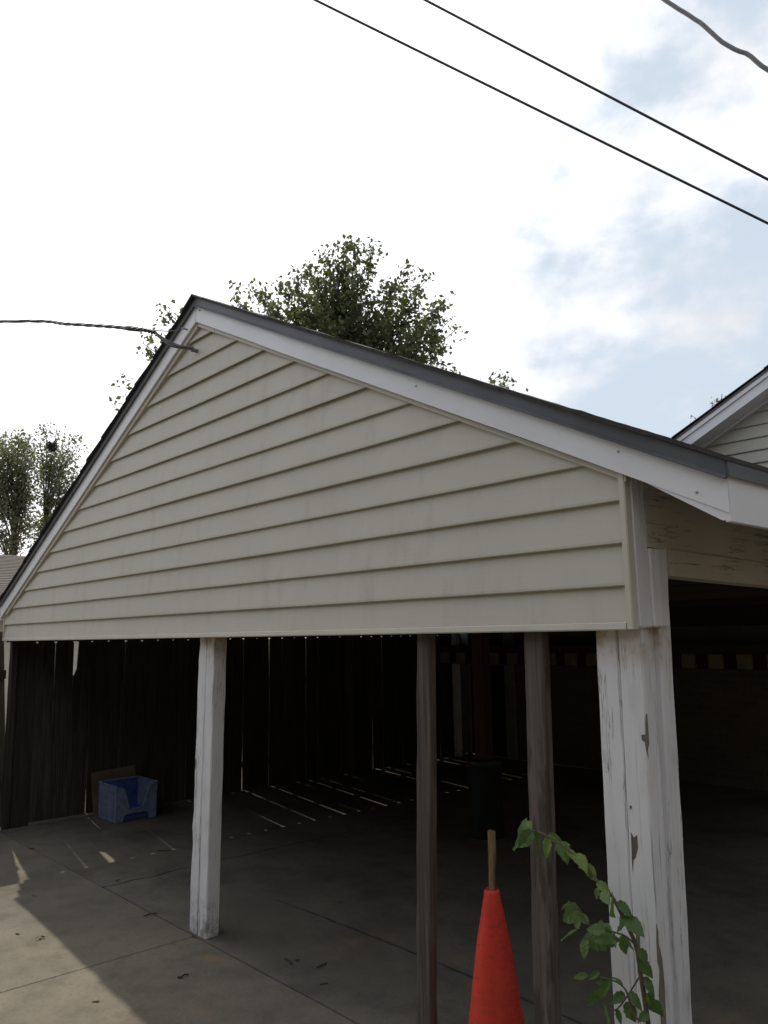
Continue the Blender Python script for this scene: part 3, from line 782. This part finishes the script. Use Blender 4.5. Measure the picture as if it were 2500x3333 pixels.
# ------------------------------------------------------------------ house beyond the fence
nh = empty('bungalow', (-15, 2, 0)); tag(nh, 'low bungalow with tan shingle roof beyond the fence at left edge', 'house')
NX = -13.0; NY0, NY1 = -7.0, 7.2; RXN = -17.6
boxo('wall', NX - 8.8, NX, NY0, NY1, -.1, 2.36, 'siding', nh)
k = 0
for i in range(15): boxo('siding_plank', NX + .0005, NX + .012, NY0, NY1, .06 + i * .15, .06 + i * .15 + .147, 'siding', nh)
boxo('soffit', NX + .013, NX + .45, NY0 - .3, NY1 + .3, 2.362, 2.385, 'soffit', nh)
boxo('fascia', NX + .451, NX + .475, NY0 - .3, NY1 + .3, 2.30, 2.46, 'soffit', nh)
rs = .30; ex = NX + .50; ez = 2.47
nC = 30; st = (ex - RXN) / nC
for k in range(nC):
    xo = ex - k * st; xi = xo - st * 1.2; zo = ez + (ex - xo) * rs; zi = ez + (ex - xi) * rs
    me = fixn(G().prism_y([(xi, zi), (xo, zo + .002), (xo, zo + .022), (xi, zi + .006)], NY0 - .3, NY1 + .3).mesh())
    obj('shingle_course', me, 'shingle2', nh)
me = fixn(G().prism_y([(NX - 8.8, 2.3), (ex, 2.44), (ex, ez), (RXN, ez + (ex - RXN) * rs), (NX - 9.2, 2.45)], NY0 - .28, NY1 + .28).mesh())
obj('roof_body', me, 'shingle2', nh)

# ------------------------------------------------------------------ unseen brick buildings, added to block low sky light
rear_blocker = empty('sky_blocker_rear', (4, -12, 0)); tag(rear_blocker, 'unseen two-storey brick block added behind the camera to block low sky', 'building')
AY = -9.6; AX0, AX1, AH = -7.0, 17.0, 6.6
boxo('wall', AX0, AX1, AY - 8, AY, -.06, AH, 'brick', rear_blocker)
for fl in (1.0, 3.9):
    for i in range(7):
        x = AX0 + 1.6 + i * 3.2
        boxo('window_frame', x - .06, x + 1.26, AY + .001, AY + .05, fl - .06, fl + 1.46, 'white_paint', rear_blocker)
        boxo('pane', x, x + 1.2, AY + .051, AY + .058, fl, fl + 1.4, 'glass', rear_blocker)
boxo('fascia', AX0 - .4, AX1 + .4, AY + .40, AY + .43, AH - .05, AH + .2, 'white_paint', rear_blocker)
me = fixn(G().add([(AX0 - .4, AY + .4, AH + .02), (AX1 + .4, AY + .4, AH + .02), (AX1 + .4, AY - 8.4, AH + .02), (AX0 - .4, AY - 8.4, AH + .02), (AX0 + 3.5, AY - 4, AH + 2), (AX1 - 3.5, AY - 4, AH + 2)],
                  [(3, 2, 1, 0), (0, 1, 5, 4), (1, 2, 5), (2, 3, 4, 5), (3, 0, 4)]).mesh())
obj('roof', me, 'shingle', rear_blocker)
side_blocker = empty('sky_blocker_right', (10, 3, 0)); tag(side_blocker, 'unseen brick building added to block low sky at the open right side', 'building')  # added out of view so less sky light enters the side opening
boxo('wall', 9.6, 16, -5.5, 9.0, -.06, 5.2, 'brick_side', side_blocker)
for i in range(4):
    y = -4 + i * 3.2
    boxo('window_frame', 9.55, 9.599, y - .06, y + 1.26, 1.0, 2.5, 'white_paint', side_blocker); boxo('pane', 9.54, 9.549, y, y + 1.2, 1.06, 2.44, 'glass', side_blocker)
me = fixn(G().prism_y([(9.2, 5.2), (16.4, 5.2), (12.8, 7.0)], -5.9, 9.4).mesh()); obj('roof', me, 'shingle', side_blocker)

# ------------------------------------------------------------------ trees
def bez(p0, p1, p2, n):
    return [p0 * (1 - t) ** 2 + p1 * 2 * t * (1 - t) + p2 * t * t for t in [i / n for i in range(n + 1)]]
def leaves_mesh(C_, size, seed, up=.25):
    r_ = np.random.default_rng(seed); n_ = len(C_)
    a = r_.normal(size=(n_, 3)); a[:, 2] -= .3; a /= np.linalg.norm(a, axis=1)[:, None]
    b = r_.normal(size=(n_, 3)); b -= a * (a * b).sum(1)[:, None]; b /= np.linalg.norm(b, axis=1)[:, None]
    c = np.cross(a, b)
    s_ = size * r_.uniform(.6, 1.25, size=(n_, 1)); w = s_ * r_.uniform(.55, .8, size=(n_, 1))
    V = np.stack([C_ - a * s_ * .5, C_ + b * w * .5 + c * s_ * .10 - a * s_ * .05, C_ + a * s_ * .55, C_ - b * w * .5 + c * s_ * .10 - a * s_ * .05], 1).reshape(-1, 3)
    me = bpy.data.meshes.new('leaves'); me.vertices.add(len(V)); me.vertices.foreach_set('co', V.ravel())
    me.loops.add(n_ * 4); me.loops.foreach_set('vertex_index', np.arange(n_ * 4, dtype=np.int32))
    me.polygons.add(n_); me.polygons.foreach_set('loop_start', np.arange(0, n_ * 4, 4, dtype=np.int32)); me.polygons.foreach_set('loop_total', np.full(n_, 4, dtype=np.int32))
    me.update(calc_edges=True); me.validate(); return me
def tree(name, label, base, fork_z, tips, leaf, size, leafmat, seed, trunk_r=.22, spread=.9, ntwig=26, nleaf=26, group=None, low=.35):
    """trunk, limbs that reach for the given tips, twigs along the limbs, single leaves along the twigs"""
    r_ = random.Random(seed); root = empty(name, tuple(base)); tag(root, label, 'tree', group)
    base = Vector(base); fork = base + Vector((r_.uniform(-.2, .2), r_.uniform(-.2, .2), fork_z))
    tr = G().tube([base + (fork - base) * t + Vector((.05 * math.sin(t * 7 + seed), .05 * math.cos(t * 5), 0)) for t in [i / 8 for i in range(9)]], [trunk_r * (1.25 - .95 * i / 8) for i in range(9)], 10)
    obj('trunk', fixn(tr.mesh()), 'bark', root, True)
    C_ = []; lg = G()
    for ti, (tip, sp) in enumerate(tips):
        tip = Vector(tip); hd = math.hypot(tip.x - base.x, tip.y - base.y)
        f0 = base + (fork - base) * min(1.0, max(.45, (tip.z - base.z - hd * 1.15 - r_.uniform(.6, 1.6)) / fork_z))
        d = tip - f0; mid = f0 + d * .45 + Vector((0, 0, d.length * r_.uniform(.10, .2))) + Vector((-d.x * .12, -d.y * .12, 0))
        P = bez(f0, mid, tip, 14)
        lr = trunk_r * r_.uniform(.16, .26)
        lg.tube(P, [lr * (1 - .93 * i / 14) + .006 for i in range(15)], 6)
        L_ = d.length; nt_ = int(ntwig * sp)
        for k in range(nt_):
            t = low + (1 - low) * (k + r_.random()) / nt_; i = min(13, int(t * 14)); p = P[i].lerp(P[i + 1], t * 14 - i)
            ax = (P[i + 1] - P[i]).normalized()
            dv = Vector((r_.gauss(0, 1), r_.gauss(0, 1), r_.gauss(.15, .7))); dv = (dv - ax * dv.dot(ax)).normalized()
            ln = spread * sp * (.30 + 1.0 * (1 - t)) * r_.uniform(.55, 1.25)
            q = p + (dv * .85 + ax * .75).normalized() * ln
            m_ = p.lerp(q, .5) + Vector((0, 0, -.06 * ln))
            lg.tube([p, m_, q], [.014, .010, .004], 4, False)
            nl = max(5, int(nleaf * (.45 + .55 * ln / spread)))
            cl = [p.lerp(q, .25 + .8 * r_.random()) + Vector((r_.gauss(0, .12), r_.gauss(0, .12), r_.gauss(0, .10))) for _ in range(3)]
            for j in range(nl):
                c = r_.choice(cl); w = .115 * spread
                C_.append((c.x + r_.gauss(0, w), c.y + r_.gauss(0, w), c.z + r_.gauss(0, w * .8)))
    obj('limbs', fixn(lg.mesh()), 'bark', root)
    obj('crown', leaves_mesh(np.array(C_), size, seed), leafmat, root)
    return root
def tips(L, d, seed, dd=1.5, f=lambda x, y: (x, y)):
    r_ = random.Random(seed); return [(at(*f(p[0], p[1]), d + r_.uniform(-dd, dd)), p[2]) for p in L]
c2 = lambda x, y: (650 + x * .633, 750 + y * .633)
D1 = 30
big = [(740, 62, .8), (800, 90, .8), (880, 80, .8), (660, 125, .75), (710, 200, .8), (560, 190, .8), (500, 235, .8), (600, 240, .8), (420, 285, .85), (330, 340, .6), (265, 295, .6), (165, 340, .65), (230, 400, .7), (330, 440, .8), (1070, 205, .7), (1180, 240, .45), (1000, 280, .85), (1120, 330, .5),
       (1090, 400, .9), (1230, 400, .85), (1255, 370, .5), (1290, 455, .40), (1340, 490, .25), (1200, 500, 1.0), (1240, 560, .8), (1230, 620, .7), (1100, 540, 1.0), (980, 430, 1.0), (880, 340, .8), (820, 240, .7), (760, 330, .9), (650, 370, 1.0), (540, 380, 1.0), (470, 440, .9), (900, 480, 1.0), (790, 480, 1.0), (680, 500, 1.0), (1000, 600, 1.0), (1110, 640, .9),
       (1310, 725, .4), (1360, 745, .35), (1540, 745, .5), (1590, 790, .45), (1630, 830, .3), (1450, 800, .4), (1250, 700, .6)]
T1 = tips(big, D1, 5, 1.9, c2) + [(at(u, v, D1 + w), s_) for u, v, w, s_ in ((560, 1040, 0, .7), (600, 1090, .5, .7), (492, 1150, -.5, .7), (520, 1190, .4, .7), (430, 1280, .2, .65), (455, 1310, -.4, .7), (415, 1330, .4, .55), (545, 1110, .3, .6), (535, 1005, .3, .6), (585, 1010, -.3, .5), (462, 1115, .1, .6), (398, 1248, -.2, .6), (500, 1085, .4, .5), (385, 1310, .2, .5), (700, 1150, 0, .8), (620, 1250, 0, .8))]
b1 = at(1130, 2000, D1); b1[2] = -.06
tree('broadleaf_tree', 'large leafy green tree rising behind the carport ridge', b1, 9.0, T1, 'leaf_big', .19, 'leaf_big', 3, .26, 1.15, 46, 19, low=.50)
D2 = 36
l1 = [(60, 1420, .9), (85, 1440, .8), (20, 1470, .9), (0, 1440, .8), (100, 1500, .9), (60, 1540, 1.0), (20, 1580, 1.0), (90, 1610, .9), (40, 1660, .9), (-20, 1520, 1), (-60, 1480, 1), (-30, 1620, 1), (10, 1730, .8), (80, 1700, .7), (-80, 1600, 1)]
b2 = at(30, 2000, D2); b2[2] = -.06
tree('thin_tree', 'leafy tree with bare lower trunks at far left edge of the view', b2, 7.5, tips(l1, D2, 8, 1.5), None, .135, 'leaf_far', 21, .24, 1.25, 38, 22, low=.42)
l2 = [(150, 1390, .55), (185, 1395, .35), (130, 1440, .7), (200, 1460, .6), (240, 1420, .5), (260, 1440, .45), (225, 1500, .7), (258, 1510, .5), (165, 1500, .8), (250, 1560, .6), (210, 1570, .8), (170, 1590, .8), (235, 1640, .7), (190, 1670, .8), (140, 1690, .8), (205, 1720, .6), (120, 1750, .7), (160, 1780, .7)]
b3 = at(138, 2000, D2 + 2); b3[2] = -.06
tree('thin_tree', 'thin leafy tree with a dark bird nest beside the left roof slope', b3, 7.0, tips(l2, D2 + 2, 9, 1.5), None, .135, 'leaf_far', 22, .20, 1.25, 36, 20, low=.42)
nest = G(); pc = at(170, 1453, D2 + 1.2); r = random.Random(5)
for k in range(90):
    d = Vector((r.gauss(0, 1), r.gauss(0, 1), r.gauss(0, .7))).normalized(); t = d.cross(Vector((r.gauss(0, 1), r.gauss(0, 1), r.gauss(0, 1)))).normalized()
    p = Vector(pc) + d * r.uniform(.05, .2); nest.tube([p - t * .2, p + t * .2], .012, 4)
tag(obj('bird_nest', fixn(nest.mesh()), 'twig'), 'dark round bird nest high in thin tree at left', 'nest')
l3 = [(2318, 1305, .35), (2350, 1282, .45), (2375, 1290, .4), (2262, 1358, .30), (2280, 1370, .3), (2180, 1424, .25), (2400, 1330, .6), (2330, 1380, .6), (2440, 1290, .5), (2290, 1430, .6)]
b4 = at(2400, 2000, 28); b4[2] = -.06
tree('broadleaf_tree', 'leafy tree tips peeping over the roof of the house at right', b4, 5.2, tips(l3, 28, 10, 1.0), None, .13, 'leaf_big', 31, .22, .7, 16, 18)
# hedge shrubs beyond the fence
def shrub(loc, h, rad, seed, label):
    r_ = np.random.default_rng(seed); root = empty('shrub', tuple(loc)); tag(root, label, 'shrub')
    lg = G(); C_ = []
    rr = random.Random(seed)
    for k in range(26):
        a = rr.uniform(0, 6.28); q = Vector(loc) + Vector((math.cos(a) * rad * rr.uniform(.2, 1), math.sin(a) * rad * rr.uniform(.2, 1), h * rr.uniform(.45, 1)))
        p = Vector(loc) + Vector((math.cos(a) * .1, math.sin(a) * .1, 0)); lg.tube([p, p.lerp(q, .5) + Vector((0, 0, .1)), q], [.02, .012, .005], 5)
        for j in range(150):
            s_ = .25 + .8 * rr.random(); c = p.lerp(q, s_); C_.append((c.x + rr.gauss(0, .16), c.y + rr.gauss(0, .16), max(.0, c.z + rr.gauss(0, .14))))
    obj('stems', fixn(lg.mesh()), 'bark', root); obj('foliage', leaves_mesh(np.array(C_), .09, seed), 'leaf_big', root)
shrub((-6.2, 8.4, -.06), 2.3, 1.2, 51, 'green shrub glimpsed above the far end of the plank fence')

# ------------------------------------------------------------------ overhead wires
def wire(name, label, pts, rad, mat, sag=.0, n=40, grp='overhead wires', wob=0):
    pts = [Vector(p) for p in pts]; P = []
    for i in range(n + 1):
        t = i / n; p = pts[0].lerp(pts[1], t); p.z -= sag * 4 * t * (1 - t)
        if wob: p.z += wob * (mnoise.noise((t * 9, 2, 1)) + .6 * mnoise.noise((t * 23, 5, 1))); p.x += wob * .6 * mnoise.noise((t * 11, 8, 1))
        P.append(p)
    return tag(obj(name, fixn(G().tube(P, rad, 8).mesh()), mat, None, True), label, 'wire', grp)
def ends(u0, v0, d0, u1, v1, d1, a=-.6, b=1.6):
    p, q = Vector(at(u0, v0, d0)), Vector(at(u1, v1, d1)); return p.lerp(q, a), p.lerp(q, b)
wire('power_line', 'lowest of three dark overhead wires crossing the sky', ends(1032, 0, 9.5, 2500, 724, 8.5), .0118, 'cable', .012)
wire('power_line', 'middle of three overhead wires crossing the sky', ends(1390, 0, 9.0, 2500, 581, 8.0), .0112, 'cable', .012)
wire('power_line', 'thick kinked grey cable crossing the top right corner of the sky', ends(2163, -4, 5.6, 2500, 229, 5.0, -1.2, 1.8), .0115, 'cable_grey', .0, 60, 'overhead wires', .022)
# service drop to the gable
drop = empty('service_drop', (-.06, -.03, 3.68)); tag(drop, 'twisted electric service cable running from left edge to the gable peak', 'cable')
A0 = Vector(on(630, 1140, 1, -.045)); J1 = Vector(at(505, 1082, 5.62)); J2 = Vector(at(420, 1068, 5.9)); F0 = Vector(at(225, 1055, 6.9)); F1 = Vector(at(0, 1047, 8.2)); F2 = Vector(at(-700, 1075, 13))
def spline(pts, n=10):
    P = [pts[0]] + pts + [pts[-1]]; out = []
    for i in range(1, len(P) - 2):
        for k in range(n):
            t = k / n; a, b, c, d = P[i - 1], P[i], P[i + 1], P[i + 2]
            out.append(.5 * ((2 * b) + (-a + c) * t + (2 * a - 5 * b + 4 * c - d) * t * t + (-a + 3 * b - 3 * c + d) * t ** 3))
    return out + [pts[-1]]
main = spline([J1, J2, F0, F1, F2], 14)
for ph in (0, 2.09, 4.19):
    P = [p + Vector((0, math.cos(i * .9 + ph) * .008, math.sin(i * .9 + ph) * .008)) for i, p in enumerate(main)]
    obj('conductor', fixn(G().tube(P, .0075, 6).mesh()), 'cable', drop, True)
for k, (dx, dz) in enumerate(((0, 0), (.012, .014), (-.012, .01))):
    P = spline([J1, J1.lerp(A0, .5) + Vector((0, -.03, -.012 - .012 * k)), A0 + Vector((dx, -.004, dz))], 10)
    obj('lead', fixn(G().tube(P, .0068, 6).mesh()), 'cable_grey', drop, True)
hook = Vector(on(607, 1072, 1, -.055))
obj('messenger', fixn(G().tube(spline([J2, J1.lerp(hook, .4) + Vector((0, 0, .0)), hook + Vector((0, -.02, 0))], 10), .0035, 6).mesh()), 'cable_grey', drop, True)
obj('splice', fixn(G().tube([J2.lerp(F0, .12), J2, J2.lerp(J1, .5)], [.011, .019, .012], 8).mesh()), 'cable', drop, True)
obj('eye_hook', fixn(G().tube([hook + Vector((0, .012, 0)), hook + Vector((0, -.02, 0)), hook + Vector((-.012, -.03, .004))], .006, 6).mesh()), 'metal', drop, True)
obj('weatherhead', fixn(G().tube([A0 + Vector((0, .04, 0)), A0 + Vector((0, -.012, 0))], .014, 8).mesh()), 'cable_grey', drop, True)

# ------------------------------------------------------------------ sapling at the corner post
sap = empty('sapling', tuple(on(2110, 3380, 1, -.13)[:2]) + (0,)); tag(sap, 'green sapling with toothed leaves arching in front of the corner post', 'plant')
c7 = lambda x, y: (1700 + x * .4822, 2600 + y * .4822)
def leafmesh(seed):
    r_ = random.Random(seed); n_ = 9; vs_ = []; fs = []
    for i in range(n_ + 1):
        t = i / n_; w = .33 * math.sin(math.pi * t ** .75) ** .9 * (1 - .12 * t)
        saw = .035 * (1 if i % 2 else -1) if 0 < i < n_ else 0
        curl = -.26 * t * t + .03 * math.sin(t * 5 + seed)
        vs_ += [(t - saw * .9, w + saw * .6, curl + .10 * w + .02 * math.sin(t * 9 + seed)), (t, 0, curl - .035), (t - saw * .9, -w - saw * .6, curl + .10 * w - .02 * math.sin(t * 8 + seed))]
    for i in range(n_):
        a = i * 3; fs += [(a, a + 1, a + 4, a + 3), (a + 1, a + 2, a + 5, a + 4)]
    me = G().add(vs_, fs).mesh('leaf'); me.materials.append(M['leaf_sap']); return me
LM = [leafmesh(s_) for s_ in range(4)]
def yz(v): return -.17 - .05 * max(0, (1200 - v) / 1200)
def put_leaf(bx, by, tx, ty, dy=0.0, seed=0, w=1.0):
    r_ = random.Random(seed); yy = yz(by) + dy
    p = Vector(on(*c7(bx, by), 1, yy)); q = Vector(on(*c7(tx, ty), 1, yy + r_.uniform(-.045, .045)))
    d = q - p; L_ = d.length; x = d.normalized()
    n_ = (Vector(CAM) - p).normalized() * r_.uniform(.35, 1.0) + Vector((r_.gauss(0, .35), r_.gauss(0, .35), .55 + r_.gauss(0, .2)))
    z = (n_ - x * n_.dot(x)).normalized(); y_ = z.cross(x)
    o = bpy.data.objects.new('leaf', LM[seed % 4]); COL.objects.link(o); o.parent = sap; o.matrix_parent_inverse = sap.matrix_basis.inverted()
    s_ = L_ * 1.10; ww = s_ * w * r_.uniform(.72, 1.12)
    o.matrix_basis = Matrix(((x.x * s_, y_.x * ww, z.x * s_, p.x), (x.y * s_, y_.y * ww, z.y * s_, p.y), (x.z * s_, y_.z * ww, z.z * s_, p.z), (0, 0, 0, 1)))
LV = [(67, 215, -113, 272), (77, 220, -33, 318), (117, 240, 52, 360), (177, 250, 150, 390), (250, 290, 307, 405), (180, 235, 270, 300), (262, 300, 325, 300), (300, 340, 360, 395), (350, 370, 432, 450), (390, 400, 400, 470), (430, 440, 497, 545), (440, 470, 470, 540), (505, 560, 595, 640), (510, 600, 495, 668), (540, 620, 570, 690),
      (605, 655, 578, 772), (640, 695, 728, 770), (650, 705, 690, 790), (690, 790, 802, 890), (685, 800, 735, 845), (692, 850, 615, 838), (560, 890, 443, 868), (600, 900, 468, 965), (605, 900, 540, 985), (612, 905, 655, 992), (490, 945, 622, 930), (660, 915, 762, 995), (665, 925, 715, 1052), (430, 950, 408, 1062),
      (385, 740, 238, 805), (440, 850, 368, 735), (372, 880, 258, 925), (330, 700, 262, 722), (400, 820, 330, 850), (790, 1010, 842, 1102), (790, 1080, 872, 1205), (822, 1200, 892, 1325), (842, 1320, 932, 1482), (840, 1310, 880, 1370), (522, 1165, 453, 1212), (490, 1210, 548, 1262), (680, 1262, 618, 1188), (595, 1222, 498, 1315),
      (690, 1310, 608, 1375), (722, 1300, 802, 1412), (492, 1300, 438, 1402), (560, 1370, 542, 1525), (640, 1420, 662, 1515), (700, 1370, 765, 1505), (440, 1190, 355, 1200), (735, 1400, 690, 1480), (850, 1440, 790, 1500)]
for i, (a, b, c, d) in enumerate(LV): put_leaf(a, b, c, d, (rng.uniform(-.03, .03) if a > 450 else rng.uniform(.0, .10)), i)
def stem(pts, r0, r1, dy=0):
    P = spline([Vector(on(*c7(x, y_), 1, yz(y_) + dy)) for x, y_ in pts], 6); n_ = len(P)
    obj('stem', fixn(G().tube(P, [r0 + (r1 - r0) * i / (n_ - 1) for i in range(n_)], 7).mesh()), 'stem', sap, True)
P0 = on(*c7(850, 1520), 1, yz(1520))
pts = [Vector((P0[0] + .03, P0[1] - .01, -.01)), Vector((P0[0] + .012, P0[1], P0[2] * .55)), Vector(P0)]
obj('stem', fixn(G().tube(spline(pts, 6), [.0085] * 13, 7).mesh()), 'stem', sap, True)
stem([(850, 1520), (800, 1180), (770, 1000), (720, 880), (640, 720), (600, 650), (510, 560), (440, 460), (350, 380), (250, 300), (130, 230), (70, 215)], .0080, .0018)
stem([(768, 990), (700, 930), (620, 900), (560, 890), (480, 920), (430, 950)], .0035, .0014)
stem([(845, 1500), (770, 1480), (730, 1380), (690, 1280), (610, 1225), (500, 1200), (440, 1190)], .0045, .0014)
stem([(800, 1190), (640, 1420), (560, 1370), (490, 1300)], .0028, .0013)
stem([(560, 890), (440, 840), (385, 740), (330, 700)], .0024, .0012, .04)

# ------------------------------------------------------------------ litter on the floor
TW = ['short dry twig on slab joint just left of the middle white post', 'straight dark twig on floor between blue bin and middle post', 'forked dry twig on shaded apron below the middle post', 'bent dark twig on carport floor right of the middle post', 'thin straight twig on floor nearest the left grey timber post', 'tiny twig stub close beside the bent dark twig', 'tiny twig in the sunlit concrete patch at lower left', 'faint curved twig midway between middle post and left grey timber post', 'small twig at the mouth of the jagged floor crack', 'small twig near the fence foot at far left of floor']
LF = ['dry leaf speck in shade just beyond the sun edge at far left', 'dry brown leaf on sunlit concrete beside the tiny twig', 'curled dry leaf against the forked twig on shaded apron', 'dry leaf on dark carport floor far right of the middle post', 'dry leaf on apron near the shadow edge at picture bottom', 'dry leaf fleck nearest left picture edge on sunlit concrete', 'dry leaf beside the start of tar filled floor crack']
def twig(P, rad, seed):
    r_ = random.Random(seed); pts = [Vector((p[0], p[1], rad + .0035 + .003 * abs(math.sin(i * 2.1)))) for i, p in enumerate(P)]
    o = obj('twig', fixn(G().tube(spline(pts, 4), rad, 6).mesh()), 'twig'); tag(o, TW[seed], 'twig', 'twigs on the concrete'); return o
c8 = lambda x, y: (x * .4822, 2600 + y * .4822); c16 = lambda x, y: (600 + x * .4822, 2700 + y * .4822)
gp = lambda p: tuple(on(*p, 2, 0.004)[:2])
for i, (f_, L_) in enumerate(((c8, [(970, 795), (1010, 785), (1060, 776)]), (c8, [(1060, 352), (1150, 351)]), (c8, [(1200, 1208), (1225, 1210), (1245, 1195), (1275, 1192)]), (c16, [(680, 875), (705, 890), (718, 915)]), (c16, [(915, 1048), (970, 1042)]), (c16, [(750, 887), (775, 886)]), (c8, [(265, 945), (280, 935), (300, 940)]), (c16, [(895, 935), (960, 910)]), (c8, [(780, 556), (810, 552)]), (c8, [(195, 340), (230, 341)]))):
    twig([gp(f_(*p)) for p in L_], .0042 if i != 4 else .003, i)
r = random.Random(3)
for i, p in enumerate([c8(235, 652), c8(275, 940), c8(1215, 1212), c16(1030, 490), c8(670, 1355), c8(130, 910), c16(730, 462)]):
    x, y_ = gp(p); me = LM[i % 4].copy(); me.materials.clear(); s_ = r.uniform(.022, .045)
    o = obj('fallen_leaf', me, 'dry_leaf'); o.location = (x, y_, .012); o.rotation_euler = (r.uniform(-.3, .3), r.uniform(-.2, .2), r.uniform(0, 6)); o.scale = (s_,) * 3
    tag(o, LF[i], 'leaf', 'dry leaves on the concrete')

g = G(); r = random.Random(17)
def grain(x, y, z, s_):
    k = [Vector((r.gauss(0, 1), r.gauss(0, 1), r.gauss(0, .6))).normalized() * s_ * r.uniform(.6, 1.2) for _ in range(4)]
    g.add([(x + v.x, y + v.y, z + abs(v.z) + .001) for v in k], [(0, 1, 2), (0, 2, 3), (0, 3, 1), (1, 3, 2)])
for i in range(900):
    t = r.random(); x = -3.6 + 6.6 * t; y = .012 + r.gauss(0, .02) + (abs(r.gauss(0, .05)) if r.random() < .4 else 0); grain(x, y, 0, r.uniform(.0015, .005))
for i in range(500): grain(.035 + r.gauss(0, .012), r.uniform(-1.3, 0), 0, r.uniform(.0012, .004))
for i in range(700): grain(r.uniform(-3.6, 3), r.uniform(-1.6, 3.5), .001, r.uniform(.0015, .005))
for i in range(260): grain(.07 + r.gauss(0, .11), .06 + r.gauss(0, .09), .001, r.uniform(.0015, .005))
for i in range(500): grain(-3.60 + abs(r.gauss(0, .10)), r.uniform(.2, 6), 0, r.uniform(.002, .007))
tag(obj('floor_grit', fixn(g.mesh()), 'grit'), 'fine grit and crumbs scattered along the concrete joints', 'grit', kind='stuff')
